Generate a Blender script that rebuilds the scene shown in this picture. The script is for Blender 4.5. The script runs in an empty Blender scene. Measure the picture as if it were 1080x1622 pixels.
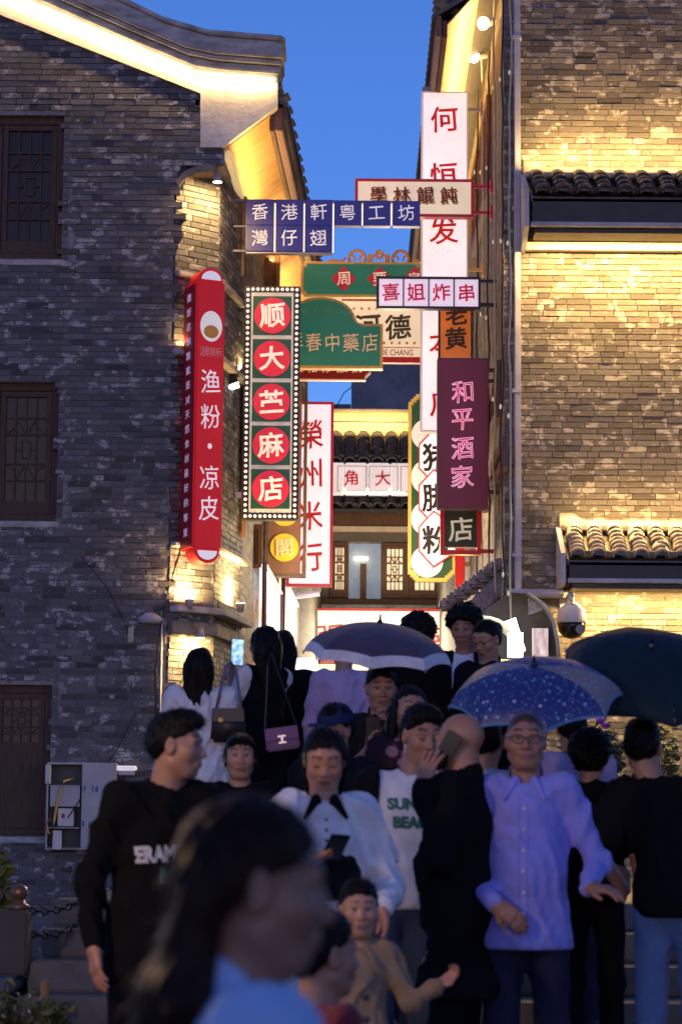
import bpy, bmesh, math, random
import numpy as np
from mathutils import Vector, Matrix
from mathutils.bvhtree import BVHTree
random.seed(7); np.random.seed(7)
S = bpy.context.scene
COL = S.collection
R = math.radians

# ------------------------------------------------------------------ camera
F, CX, CY, HORIZON, CAMZ = 3830.0, 540.0, 811.0, 1330.0, 1.55
PITCH = math.atan((HORIZON - CY) / F)
cam = bpy.data.cameras.new('camera'); camo = bpy.data.objects.new('camera', cam); COL.objects.link(camo)
CAMM = Matrix.Translation((0, 0, CAMZ)) @ Matrix.Rotation(R(90) + PITCH, 4, 'X') @ Matrix.Rotation(0.008, 4, 'Z')
camo.matrix_world = CAMM
cam.sensor_fit = 'VERTICAL'; cam.sensor_height = 36.0; cam.lens = F / 1622 * 36.0
cam.clip_start = 0.1; cam.clip_end = 2000
cam.dof.use_dof = True; cam.dof.focus_distance = 24.0; cam.dof.aperture_fstop = 4.4
S.camera = camo
# ------------------------------------------------------------------ world, exposure
w = bpy.data.worlds.new('World'); S.world = w; w.use_nodes = True
nt = w.node_tree; bg = nt.nodes['Background']
sky = nt.nodes.new('ShaderNodeTexSky'); sky.sky_type = 'NISHITA'; sky.sun_disc = False
sky.sun_elevation = R(8); sky.sun_rotation = R(180); sky.ozone_density = 6.0; sky.air_density = 1.0; sky.dust_density = 0.3
tint = nt.nodes.new('ShaderNodeMix'); tint.data_type = 'RGBA'; tint.blend_type = 'MULTIPLY'; tint.inputs[0].default_value = 1.0
tint.inputs[7].default_value = (1.42, 1.02, 1.30, 1)
nt.links.new(sky.outputs[0], tint.inputs[6]); nt.links.new(tint.outputs[2], bg.inputs[0])
bg.inputs[1].default_value = 0.145
S.view_settings.view_transform = 'Standard'; S.view_settings.look = 'None'
S.view_settings.exposure = 0.0; S.view_settings.gamma = 1.0
S.render.engine = 'CYCLES'
S.cycles.use_denoising = True; S.cycles.max_bounces = 5; S.cycles.diffuse_bounces = 3; S.cycles.glossy_bounces = 3
S.cycles.transparent_max_bounces = 8; S.cycles.sample_clamp_indirect = 3.0; S.cycles.use_light_tree = True
S.cycles.caustics_reflective = False; S.cycles.caustics_refractive = False

# ------------------------------------------------------------------ helpers
def ray(px, py):
    return (CAMM.to_3x3() @ Vector(((px - CX) / F, -(py - CY) / F, -1.0)))
def at(px, py, Y):
    d = ray(px, py); t = Y / d.y
    return Vector((d.x * t, Y, CAMZ + d.z * t))
def ppm(Y): return F / Y
WM = {}
def wm(o): return WM.get(o.name, Matrix.Identity(4)) if o else Matrix.Identity(4)
def thing(name, label, cat, loc=(0, 0, 0), rotz=0.0, group=None, rot=None):
    o = bpy.data.objects.new(name, None); COL.objects.link(o); o.empty_display_size = 0.1
    o.location = loc
    o.rotation_euler = rot if rot is not None else (0, 0, rotz)
    WM[o.name] = Matrix.Translation(loc) @ (o.rotation_euler.to_matrix().to_4x4())
    o['label'] = label; o['category'] = cat
    if group: o['group'] = group
    return o
def link(name, me, parent=None):
    o = bpy.data.objects.new(name, me); COL.objects.link(o)
    if parent is not None:
        o.parent = parent; WM[o.name] = wm(parent)
    else: WM[o.name] = Matrix.Identity(4)
    return o
def struct(o): o['kind'] = 'structure'; return o
def stuff(o): o['kind'] = 'stuff'; return o
class MB:
    def __init__(s): s.v = []; s.f = []
    def add(s, vs, fs):
        n = len(s.v); s.v += [tuple(v) for v in vs]; s.f += [tuple(i + n for i in f) for f in fs]; return s
    def box(s, a, b):
        (x0, y0, z0), (x1, y1, z1) = a, b
        return s.add([(x0,y0,z0),(x1,y0,z0),(x1,y1,z0),(x0,y1,z0),(x0,y0,z1),(x1,y0,z1),(x1,y1,z1),(x0,y1,z1)],
                     [(0,3,2,1),(4,5,6,7),(0,1,5,4),(1,2,6,5),(2,3,7,6),(3,0,4,7)])
    def cbox(s, c, d):
        return s.box([c[i] - d[i] / 2 for i in range(3)], [c[i] + d[i] / 2 for i in range(3)])
    def obox(s, p, q, wv, hv):     # beam from p to q with half extents vectors wv, hv
        p, q, wv, hv = Vector(p), Vector(q), Vector(wv), Vector(hv)
        vs = []
        for e in (p, q): vs += [e - wv - hv, e + wv - hv, e + wv + hv, e - wv + hv]
        return s.add(vs, [(0,3,2,1),(4,5,6,7),(0,1,5,4),(1,2,6,5),(2,3,7,6),(3,0,4,7)])
    def prism(s, poly, y0, y1):    # poly in (x,z), extruded along y
        n = len(poly)
        vs = [(x, y0, z) for x, z in poly] + [(x, y1, z) for x, z in poly]
        fs = [tuple(range(n)), tuple(range(2 * n - 1, n - 1, -1))]
        fs += [(i, i + n, (i + 1) % n + n, (i + 1) % n) for i in range(n)]
        return s.add(vs, fs)
    def plan(s, poly, z0, z1):     # poly in (x,y), extruded along z
        n = len(poly)
        vs = [(x, y, z0) for x, y in poly] + [(x, y, z1) for x, y in poly]
        fs = [tuple(range(n - 1, -1, -1)), tuple(range(n, 2 * n))]
        fs += [(i, (i + 1) % n, (i + 1) % n + n, i + n) for i in range(n)]
        return s.add(vs, fs)
    def tube(s, pts, r, n=8, r2=None):
        pts = [Vector(p) for p in pts]; m = len(pts); vs = []; fs = []
        for i, p in enumerate(pts):
            d = (pts[min(i + 1, m - 1)] - pts[max(i - 1, 0)]).normalized()
            u = d.cross(Vector((0, 0, 1)) if abs(d.z) < 0.9 else Vector((1, 0, 0))).normalized(); v = d.cross(u)
            rr = r if r2 is None else r + (r2 - r) * i / max(m - 1, 1)
            for k in range(n):
                a = 2 * math.pi * k / n; vs.append(p + u * (rr * math.cos(a)) + v * (rr * math.sin(a)))
        for i in range(m - 1):
            for k in range(n):
                fs.append((i*n+k, i*n+(k+1)%n, (i+1)*n+(k+1)%n, (i+1)*n+k))
        fs.append(tuple(range(n - 1, -1, -1))); fs.append(tuple(range((m-1)*n, m*n)))
        return s.add(vs, fs)
    def lathe(s, prof, c, n=16, axis='z'):
        vs = []; fs = []; m = len(prof); c = Vector(c)
        for r, z in prof:
            for k in range(n):
                a = 2 * math.pi * k / n
                p = Vector((r*math.cos(a), r*math.sin(a), z))
                if axis == 'y': p = Vector((p.x, p.z, p.y))
                vs.append(c + p)
        for i in range(m - 1):
            for k in range(n): fs.append((i*n+k, i*n+(k+1)%n, (i+1)*n+(k+1)%n, (i+1)*n+k))
        fs.append(tuple(range(n - 1, -1, -1))); fs.append(tuple(range((m-1)*n, m*n)))
        return s.add(vs, fs)
    def mesh(s, name, mat, M=None, smooth=False, bevel=0.0):
        me = bpy.data.meshes.new(name)
        vs = s.v if M is None else [tuple(M @ Vector(v)) for v in s.v]
        me.from_pydata(vs, [], s.f)
        bm = bmesh.new(); bm.from_mesh(me); bmesh.ops.recalc_face_normals(bm, faces=bm.faces)
        if bevel > 0:
            es = [e for e in bm.edges if len(e.link_faces) == 2 and e.calc_face_angle(0) > 0.6]
            bmesh.ops.bevel(bm, geom=es, offset=bevel, segments=2, affect='EDGES', clamp_overlap=True)
        bm.to_mesh(me); bm.free()
        if mat: me.materials.append(mat)
        if smooth: me.polygons.foreach_set('use_smooth', [True] * len(me.polygons))
        return me
    def build(s, name, mat, parent=None, world=False, smooth=False, bevel=0.0):
        M = wm(parent).inverted() if (world and parent is not None) else None
        return link(name, s.mesh(name, mat, M, smooth, bevel), parent)

# ------------------------------------------------------------------ materials
def newmat(name):
    m = bpy.data.materials.new(name); m.use_nodes = True
    return m, m.node_tree, m.node_tree.nodes['Principled BSDF']
def node(nt, t, **kw):
    n = nt.nodes.new(t)
    for k, v in kw.items():
        if isinstance(k, str) and hasattr(n, k): setattr(n, k, v)
    return n
def mul(nt, a, b, op='MULTIPLY'):
    n = nt.nodes.new('ShaderNodeMath'); n.operation = op
    for i, x in enumerate((a, b)):
        if hasattr(x, 'links'): nt.links.new(x, n.inputs[i])
        else: n.inputs[i].default_value = x
    return n.outputs[0]
def mixc(nt, fac, a, b, bt='MIX'):
    n = nt.nodes.new('ShaderNodeMix'); n.data_type = 'RGBA'; n.blend_type = bt
    for i, x in ((0, fac), (6, a), (7, b)):
        if hasattr(x, 'links'): nt.links.new(x, n.inputs[i])
        elif i == 0: n.inputs[0].default_value = x
        else: n.inputs[i].default_value = (*x[:3], 1)
    return n.outputs[2]
def ramp(nt, fac, stops):
    n = nt.nodes.new('ShaderNodeValToRGB'); el = n.color_ramp.elements
    while len(el) < len(stops): el.new(0.5)
    for e, (p, c) in zip(el, stops): e.position = p; e.color = (*c, 1) if len(c) == 3 else c
    nt.links.new(fac, n.inputs[0]); return n.outputs[0]
def noise(nt, scale, detail=3.0, rough=0.55, vec=None, stretch=None, coord='pos'):
    n = nt.nodes.new('ShaderNodeTexNoise'); n.inputs['Scale'].default_value = scale
    n.inputs['Detail'].default_value = detail; n.inputs['Roughness'].default_value = rough
    if vec is None:
        if coord == 'pos': vec = nt.nodes.new('ShaderNodeNewGeometry').outputs['Position']
        else: vec = nt.nodes.new('ShaderNodeTexCoord').outputs['Object']
    if stretch:
        mp = nt.nodes.new('ShaderNodeMapping'); mp.inputs['Scale'].default_value = stretch
        nt.links.new(vec, mp.inputs[0]); vec = mp.outputs[0]
    nt.links.new(vec, n.inputs['Vector']); return n.outputs['Fac']
def bump(nt, bsdf, h, strength=0.3, dist=0.01):
    b = nt.nodes.new('ShaderNodeBump'); b.inputs['Strength'].default_value = strength; b.inputs['Distance'].default_value = dist
    nt.links.new(h, b.inputs['Height']); nt.links.new(b.outputs[0], bsdf.inputs['Normal'])
_mc = {}
def mat(name, col, rough=0.6, metal=0.0, var=0.18, nscale=6.0, emit=0.0, ecol=None, bmp=0.0, bscale=40.0, stretch=None, spec=0.5, coord='pos', sheen=0.0):
    if name in _mc: return _mc[name]
    m, nt, b = newmat(name)
    b.inputs['Roughness'].default_value = rough; b.inputs['Metallic'].default_value = metal
    b.inputs['Specular IOR Level'].default_value = spec
    f = noise(nt, nscale, 4.0, 0.6, stretch=stretch, coord=coord)
    lo = [c * (1 - var) for c in col[:3]]; hi = [min(1, c * (1 + var)) for c in col[:3]]
    c = ramp(nt, f, [(0.3, lo), (0.7, hi)])
    nt.links.new(c, b.inputs['Base Color'])
    if emit > 0:
        ec = ecol or col
        f2 = noise(nt, 2.3, 2.0, 0.5, coord=coord)
        c2 = ramp(nt, f2, [(0.3, [x * 0.82 for x in ec]), (0.7, ec)])
        nt.links.new(c2, b.inputs['Emission Color']); b.inputs['Emission Strength'].default_value = emit
    if bmp > 0: bump(nt, b, noise(nt, bscale, 5.0, 0.6, stretch=stretch, coord=coord), bmp, 0.01)
    if sheen: b.inputs['Sheen Weight'].default_value = sheen
    _mc[name] = m; return m
def brick_mat(name, island, c_dark, c_mid, c_light, stain=(0.42, 0.41, 0.43), amount=0.672):
    m, nt, b = newmat(name)
    rnd = (nt.nodes.new('ShaderNodeNewGeometry').outputs['Random Per Island'] if island
           else nt.nodes.new('ShaderNodeObjectInfo').outputs['Random'])
    base = ramp(nt, rnd, [(0.0, c_dark), (0.22, c_mid), (0.75, [(a + d) / 2 for a, d in zip(c_mid, c_light)]), (1.0, c_light)])
    f1 = noise(nt, 26, 5, 0.65)
    base = mixc(nt, mul(nt, f1, 0.45), base, [c * 0.35 for c in c_mid])
    # pale lime stains with hard borders
    f2 = noise(nt, 9.0, 2.5, 0.5, stretch=(1.0, 1.0, 1.5)); f2b = noise(nt, 30, 3, 0.6)
    st = mul(nt, mul(nt, f2, mul(nt, f2b, 0.22), 'ADD'), mul(nt, rnd, 0.10), 'ADD')
    mask = ramp(nt, st, [(amount + 0.09, (0, 0, 0)), (amount + 0.15, (1, 1, 1))])
    base = mixc(nt, mul(nt, mask, 0.8), base, stain)
    big = noise(nt, 0.7, 3, 0.5)
    base = mixc(nt, mul(nt, ramp(nt, big, [(0.35, (0, 0, 0)), (0.75, (1, 1, 1))]), 0.22), base, [c * 0.4 for c in c_mid])
    nt.links.new(base, b.inputs['Base Color']); b.inputs['Roughness'].default_value = 0.72
    bump(nt, b, mul(nt, f1, mul(nt, noise(nt, 90, 3), 0.5), 'ADD'), 0.6, 0.012)
    return m
LDK, LMD, LLT = (0.034, 0.037, 0.044), (0.092, 0.097, 0.115), (0.175, 0.18, 0.205)
brickL = brick_mat('grey_brick_single', False, LDK, LMD, LLT)
brickLs = brick_mat('grey_brick_course', True, LDK, LMD, LLT)
RDK, RMD, RLT = (0.07, 0.062, 0.054), (0.15, 0.134, 0.115), (0.25, 0.225, 0.19)
brickR = brick_mat('brown_grey_brick_single', False, RDK, RMD, RLT, (0.48, 0.44, 0.38), 0.645)
brickRs = brick_mat('brown_grey_brick_course', True, RDK, RMD, RLT, (0.48, 0.44, 0.38), 0.645)
mortarL = mat('mortar_dark', (0.23, 0.22, 0.225), 0.9, var=0.4, nscale=14, bmp=0.5)
mortarR = mat('mortar_pale', (0.30, 0.28, 0.24), 0.9, var=0.35, nscale=14, bmp=0.5)
plaster = mat('plaster_white', (0.62, 0.60, 0.56), 0.85, var=0.22, nscale=3.5, bmp=0.35, bscale=18)
concrete = mat('coping_concrete', (0.36, 0.36, 0.37), 0.85, var=0.45, nscale=4.0, bmp=0.5, bscale=22, stretch=(1, 1, 2.5))
wood_dk = mat('wood_dark', (0.070, 0.036, 0.022), 0.7, var=0.4, nscale=7, stretch=(6, 6, 0.8), bmp=0.25)
wood_br = mat('wood_red_brown', (0.14, 0.065, 0.04), 0.5, var=0.35, nscale=7, stretch=(5, 5, 0.8), bmp=0.2)
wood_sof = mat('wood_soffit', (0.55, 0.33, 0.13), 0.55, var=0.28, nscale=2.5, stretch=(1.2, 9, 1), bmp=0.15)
black_met = mat('black_metal', (0.02, 0.02, 0.022), 0.45, 0.6, var=0.3)
dark_tile = mat('tile_dark', (0.05, 0.05, 0.055), 0.42, var=0.6, nscale=18, bmp=0.5, bscale=50)
brown_tile = mat('tile_brown', (0.34, 0.28, 0.21), 0.6, var=0.6, nscale=16, bmp=0.5, bscale=50)
glass_dk = mat('glass_dark', (0.016, 0.012, 0.010), 0.25, var=0.4, spec=0.25)
led_warm = mat('led_warm', (1.0, 0.80, 0.45), 0.5, emit=9.0, ecol=(1.0, 0.72, 0.36), var=0.02)
led_white = mat('led_white', (1.0, 0.97, 0.9), 0.5, emit=7.0, ecol=(1.0, 0.95, 0.86), var=0.02)
pipe_m = mat('pipe_painted', (0.40, 0.40, 0.46), 0.5, var=0.2, nscale=5, bmp=0.15)

def warm(name, kind, energy, loc, parent=None, rot=(0, 0, 0), size=0.1, size_y=None, col=(1.0, 0.60, 0.20), spot=90, blend=0.6, aim=None):
    l = bpy.data.lights.new(name, kind); l.energy = energy; l.color = col
    o = bpy.data.objects.new(name, l); COL.objects.link(o)
    if kind == 'AREA':
        l.shape = 'RECTANGLE' if size_y else 'SQUARE'; l.size = size
        if size_y: l.size_y = size_y
    elif kind == 'SPOT': l.spot_size = R(spot); l.spot_blend = blend; l.shadow_soft_size = size
    else: l.shadow_soft_size = size
    M = Matrix.Translation(loc)
    if aim is not None: M = M @ (Vector(aim) - Vector(loc)).to_track_quat('-Z', 'Y').to_matrix().to_4x4()
    else: M = M @ Matrix.Rotation(rot[2], 4, 'Z') @ Matrix.Rotation(rot[1], 4, 'Y') @ Matrix.Rotation(rot[0], 4, 'X')
    if parent is not None:
        o.parent = parent; M = wm(parent).inverted() @ M
    o.matrix_local = M
    return o

# ------------------------------------------------------------------ lettering
_gc = {}
def glyph_mesh(txt, material, bold=0.02, ext=0.01, outline=0.0):
    key = (txt, material.name, bold, ext, outline)
    if key in _gc: return _gc[key]
    c = bpy.data.curves.new('glyph', 'FONT'); c.body = txt; c.size = 1.0; c.align_x = 'CENTER'; c.resolution_u = 3
    if outline: c.dimensions = '3D'; c.fill_mode = 'FULL'; c.bevel_depth = outline; c.bevel_resolution = 1
    else:
        c.extrude = ext
        if bold > 0: c.bevel_depth = bold; c.bevel_resolution = 0
    o = bpy.data.objects.new('glyph', c); me = bpy.data.meshes.new_from_object(o)
    bpy.data.objects.remove(o); bpy.data.curves.remove(c)
    n = len(me.vertices); a = np.empty(n * 3, np.float32); me.vertices.foreach_get('co', a); a = a.reshape(-1, 3)
    if not txt.isascii():     # brush-like: strokes rise to the right and waver a little
        ox, oy = a[:, 0].copy(), a[:, 1].copy()
        a[:, 1] += .085 * ox + .014 * np.sin(8 * ox + 5 * oy) ; a[:, 0] += .016 * np.sin(7 * oy + 2.5 * ox) - .03 * oy
    mid = (a.min(0) + a.max(0)) / 2
    a[:, 0] -= mid[0]; a[:, 1] -= mid[1]
    b = np.stack([a[:, 0], -a[:, 2], a[:, 1]], 1)
    me.vertices.foreach_set('co', b.ravel().astype(np.float32)); me.update()
    me.materials.clear(); me.materials.append(material)
    me.polygons.foreach_set('use_smooth', [False] * len(me.polygons))
    _gc[key] = me; return me
def glyph(txt, parent, loc, h, material, name='character', bold=0.02, ext=0.008, outline=0.0, sx=1.0, roty=0.0, rotz=0.0, shear=0.0):
    me = glyph_mesh(txt, material, bold, ext, outline)
    o = link(name, me, parent)
    M = Matrix.Translation(loc) @ Matrix.Rotation(rotz, 4, 'Z') @ Matrix.Rotation(roty, 4, 'Y') @ Matrix.Diagonal((h * sx, h, h, 1))
    o.matrix_local = M
    return o
CAMI = CAMM.inverted()
def proj(p):
    q = CAMI @ Vector(p); return (CX + F * q.x / -q.z, CY - F * q.y / -q.z)
def inpoly(x, y, poly):
    r = False; n = len(poly)
    for i in range(n):
        (x0, y0), (x1, y1) = poly[i], poly[(i + 1) % n]
        if (y0 > y) != (y1 > y) and x < (x1 - x0) * (y - y0) / (y1 - y0) + x0: r = not r
    return r
def Z(py, Y, px=540): return at(px, py, Y).z
def X(px, Y, py=811): return at(px, py, Y).x

# ================================================================== ground, stairs, alley floor
paving = mat('stone_paving', (0.085, 0.082, 0.08), 0.38, var=0.5, nscale=3.0, bmp=0.5, bscale=12)
stone = mat('stair_stone', (0.13, 0.115, 0.10), 0.6, var=0.4, nscale=5.0, bmp=0.5, bscale=25)
g = MB(); g.add([(-300, -60, 0), (300, -60, 0), (300, 540, 0), (-300, 540, 0)], [(0, 1, 2, 3)])
struct(g.build('ground', paving))
ALLEYZ = 1.20
STEPS = [(8.0, .15), (8.35, .30), (11.2, .45), (11.75, .60), (12.3, .75), (12.85, .90), (13.4, 1.05), (13.95, 1.20)]
def ground(y, x=0):
    z = 0.0
    for yy, zz in STEPS:
        if y >= yy: z = zz
    return z
stairs = MB()
stairs.box((-1.55, 8.1, 0.0), (7.5, 14.2, 0.11))
st = struct(stairs.build('stairs', stone))
for i, (yy, zz) in enumerate(STEPS):
    y1 = STEPS[i + 1][0] + 0.06 if i + 1 < len(STEPS) else 14.4
    x = -1.62
    widths = [1.7, 2.1, 1.9, 2.4, 1.5]
    for k, wd in enumerate(widths):
        if i < 2 and k > 3: break
        b = MB(); b.box((x + .003, yy, zz - 0.15 + .003 * k), (x + wd - .003, y1, zz - .0005 * k)); b.build('step_slab', stone, st, bevel=0.012)
        x += wd
al = MB(); al.box((-1.56, 14.3, 0.0), (9.0, 70, ALLEYZ - 0.012))
struct(al.build('alley_floor', paving))

# ================================================================== bricks
unit = MB(); unit.cbox((0, 0, 0), (1, 1, 1))
unitL = unit.mesh('brick', brickL); unitR = unit.mesh('brick', brickR)
def brick_rows(P0, d, L, z0, z1, ok, seed, course=0.0667, sl=0.235):
    rr = random.Random(seed); out = []
    d = Vector((d[0], d[1], 0)).normalized(); nrm = Vector((d.y, -d.x, 0))   # towards the camera for d=+x
    ang = math.atan2(d.y, d.x); row = 0; z = z0
    while z < z1:
        u = -rr.random() * sl
        while u < L:
            ln = sl if rr.random() < 0.78 else sl * 0.5
            if rr.random() < 0.1: ln *= 0.8
            a, b = max(u, 0.0), min(u + ln, L)
            if b - a > 0.03:
                c = Vector((P0[0], P0[1], 0)) + d * ((a + b) / 2)
                if ok(c.x, c.y, z + course / 2, a, b):
                    pr = rr.gauss(0, 0.0022)
                    c = c - nrm * (0.05 - pr - 0.004)
                    out.append((Vector((c.x, c.y, z + course / 2)), ang + rr.gauss(0, 0.004), b - a - 0.009, course - 0.009 + rr.gauss(0, 0.0008), rr.gauss(0, 0.004)))
            u += ln
        z += course
    return out
def lay_bricks(root, lst, singles, umesh, smat):
    """singles: predicate choosing the (at most 300) bricks that become parts of their own"""
    loc = wm(root).translation; n = 0; vs = []; fs = []
    for (c, a, ln, h, ry) in lst:
        if n < 300 and singles(c):
            o = bpy.data.objects.new('brick', umesh); COL.objects.link(o); o.parent = root
            o.location = c - loc; o.rotation_euler = (0, ry, a); o.scale = (ln, 0.10, h); n += 1
        else:
            ca, sa = math.cos(a), math.sin(a); k = len(vs)
            for (x, y, z) in unit.v:
                x, y, z = x * ln, y * 0.10, z * h + x * ln * ry
                vs.append((c.x + x * ca - y * sa - loc.x, c.y + x * sa + y * ca - loc.y, c.z + z - loc.z))
            fs += [tuple(i + k for i in f) for f in unit.f]
    me = bpy.data.meshes.new('brick_courses'); me.from_pydata(vs, [], fs); me.materials.append(smat)
    return stuff(link('brick_courses', me, root))
def core_boxes(mb, x0, x1, z0, z1, y0, y1, holes):
    zs = sorted({z0, z1} | {h[2] for h in holes} | {h[3] for h in holes}); zs = [z for z in zs if z0 <= z <= z1]
    for a, b in zip(zs[:-1], zs[1:]):
        cuts = sorted((h[0], h[1]) for h in holes if h[2] <= a + 1e-6 and h[3] >= b - 1e-6)
        x = x0
        for h0, h1 in cuts:
            if h0 > x: mb.box((x, y0, a), (h0, y1, b))
            x = max(x, h1)
        if x < x1: mb.box((x, y0, a), (x1, y1, b))

def lattice(w, h, bar=0.018, kind=0):
    """list of segments (x0,z0,x1,z1) of a Chinese step pattern lattice inside w x h"""
    seg = []
    cx, cz = w / 2, h / 2
    a, b = w * 0.24, h * 0.20
    seg += [(a, 0, a, h), (w - a, 0, w - a, h)]
    for z in (b, h * .36, h * .64, h - b): seg.append((0, z, w, z))
    seg += [(cx, 0, cx, h * .36), (cx, h * .64, cx, h), (a, cz, cx * .8, cz), (w - cx * .8, cz, w - a, cz)]
    seg += [(cx * .8, h * .42, cx * .8, h * .58), (w - cx * .8, h * .42, w - cx * .8, h * .58), (cx * .8, h * .42, w - cx * .8, h * .42), (cx * .8, h * .58, w - cx * .8, h * .58)]
    seg += [(0, h * .36, a, h * .36 - a * .8), (w, h * .36, w - a, h * .36 - a * .8), (0, h * .64, a, h * .64 + a * .8), (w, h * .64, w - a, h * .64 + a * .8)]
    seg += [(a, b, cx, h * .36), (w - a, b, cx, h * .36), (a, h - b, cx, h * .64), (w - a, h - b, cx, h * .64)]
    return seg
def lattice_window(root, x0, x1, z0, z1, y, frame_m, pane_m, leaves, fw=0.07, bar=0.02, rail=0.16, recess=0.05, backdepth=0.03):
    """wooden casement window: frame, per leaf a sash with lattice and pane. y = front of frame"""
    fr = MB(); fr.box((x0, y, z1 - fw), (x1, y + .1, z1)); fr.box((x0, y, z0), (x1, y + .1, z0 + fw))
    fr.box((x0, y + .002, z0 + fw), (x0 + fw, y + .098, z1 - fw)); fr.box((x1 - fw, y + .002, z0 + fw), (x1, y + .098, z1 - fw))
    win = fr.build('window', frame_m, root, world=True, bevel=0.006)
    lw = (x1 - x0 - 2 * fw) / leaves
    for i in range(leaves):
        a = x0 + fw + i * lw + .004; b = a + lw - .008; lo = z0 + fw + .004; hi = z1 - fw - .004
        sw = min(0.06, lw * .16); yy = y + .02
        s = MB(); s.box((a, yy, lo), (b, yy + .05, lo + rail)); s.box((a, yy, hi - sw), (b, yy + .05, hi))
        s.box((a, yy + .001, lo + rail), (a + sw, yy + .049, hi - sw)); s.box((b - sw, yy + .001, lo + rail), (b, yy + .049, hi - sw))
        s.build('sash', frame_m, win, world=True, bevel=0.004)
        W, H = b - a - 2 * sw, hi - sw - lo - rail
        lt = MB()
        for j, (p, q, r_, t) in enumerate(lattice(W, H)):
            P = Vector((a + sw + p, yy + .02 + .0007 * j, lo + rail + q)); Q = Vector((a + sw + r_, yy + .02 + .0007 * j, lo + rail + t))
            d = (Q - P).normalized(); side = d.cross(Vector((0, 1, 0)))
            lt.obox(P, Q, side * (bar / 2), Vector((0, .008, 0)))
        lt.build('lattice', frame_m, win, world=True)
        p = MB(); p.box((a + sw, yy + .044, lo + rail), (b - sw, yy + .047, hi - sw)); p.build('pane', pane_m, win, world=True)
    return win

# ================================================================== left building
YF = 25.5
LB = thing('brick_building', 'dark grey brick building on the left with curved gable coping and dark lattice windows', 'building', (-3.0, YF, 0))
WL = [(-95, 100, 182, 410), (-95, 92, 605, 825), (-95, 80, 1085, 1325)]
holesL = []
for (a, b, t, bt) in WL:
    holesL.append((X(a, YF, t), X(b, YF, (t + bt) / 2), Z(bt, YF, 90), Z(t, YF, 90)))
xa = X(-130, YF); xc = X(270, YF); zt = Z(170, YF); z_arch = Z(262, YF, 320)
XC2, YC2 = -1.36, 25.9      # end of the chamfered corner
core = MB()
core_boxes(core, xa, xc - .03, 0.0, Z(245, YF), YF + .014, YF + .3, holesL)
core_boxes(core, xa, -1.32, Z(245, YF), Z(150, YF), YF + .014, YF + .3, [(h[0], h[1], Z(245, YF), h[3]) for h in holesL if h[3] > Z(245, YF)])
p = [at(x, y, YF) for x, y in ((-130, 165), (-130, -20), (0, 22), (320, 146), (320, 165))]
core.prism([(v.x, v.z - .01) for v in p], YF + .014, YF + .3)
# chamfer, second face, alley side
core.plan([(xc - .03, YF + .014), (XC2 - .01, YC2 + .014), (XC2 - .3, YC2 + .3), (xc - .05, YF + .32)], 0, z_arch)
core.build('wall', mortarL, LB, world=True)
alleybrick, nt_, b_ = newmat('alley_brick_wall')
def alley_mat(name, axis):
    m, nt, b = newmat(name)
    pos = nt.nodes.new('ShaderNodeNewGeometry').outputs['Position']
    sp = nt.nodes.new('ShaderNodeSeparateXYZ'); nt.links.new(pos, sp.inputs[0])
    cb = nt.nodes.new('ShaderNodeCombineXYZ'); nt.links.new(sp.outputs[axis], cb.inputs[0]); nt.links.new(sp.outputs[2], cb.inputs[1])
    br = nt.nodes.new('ShaderNodeTexBrick'); nt.links.new(cb.outputs[0], br.inputs['Vector'])
    br.inputs['Scale'].default_value = 1.0; br.inputs['Brick Width'].default_value = .25; br.inputs['Row Height'].default_value = .067
    br.inputs['Mortar Size'].default_value = .006; br.inputs['Color1'].default_value = (.06, .055, .05, 1); br.inputs['Color2'].default_value = (.25, .22, .19, 1)
    br.inputs['Mortar'].default_value = (.3, .28, .25, 1)
    c = mixc(nt, mul(nt, noise(nt, 20, 5), .6), br.outputs['Color'], (.05, .045, .04))
    nt.links.new(c, b.inputs['Base Color']); b.inputs['Roughness'].default_value = .75
    bump(nt, b, mul(nt, br.outputs['Fac'], -1.0), 0.8, 0.01)
    return m
alleyL = alley_mat('alley_wall_brick', 1)
aw = MB()
aw.plan([(-1.12, 27.4), (-0.27, 48.0), (-1.4, 48.0), (-2.2, 27.4)], 0, at(356, 237, 25.55).z - .02)
aw.build('alley_side_wall', alleyL, LB, world=True)
ctr = MB(); ctr.plan([(XC2 - .01, YC2 + .016), (-1.13, 27.4), (-1.6, 27.4), (XC2 - .3, YC2 + .3)], 0, z_arch); ctr.build('corner_core', mortarL, LB, world=True)
# corner block above the arch
cb = MB(); cb.plan([(xc - .02, YF + .016), (-1.305, YF + .016), (-1.26, 26.4), (XC2 - .1, 26.4), (XC2 - .02, YC2)], z_arch, at(356, 237, 25.55).z)
cb.build('corner_corbel', mortarL, LB, world=True)
ar = MB()
pts = [(278, 288), (290, 274), (306, 266), (324, 262), (342, 263), (342, 272), (326, 272), (308, 276), (294, 284), (284, 296)]
ar.prism([(v.x, v.z) for v in (at(x, y, YF) for x, y in pts)], YF - .03, YF + .28)
ar.build('arch_moulding', mat('arch_stone', (.20, .17, .13), .8, var=.4), LB, world=True)

plast_poly = [(-130, -26), (0, 25), (318, 150), (318, 235), (353, 235), (440, 170), (440, 114), (310, 106), (60, 0), (-130, -76)]
def okL(x, y, z, a, b):
    px, py = proj((x, YF, z))
    for (h0, h1, hz0, hz1) in holesL:
        if hz0 - .02 < z < hz1 + .02 and x < h1 + .06: return False
    lim = 25 + (px) * 125 / 318 - 16 if px < 318 else 232
    if py < lim: return False
    if x > xc + .0 and py > 262: return False
    return True
frontL = brick_rows((xa, YF), (1, 0), -1.31 - xa, 0.05, zt + 1.5, okL, 1)
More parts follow.
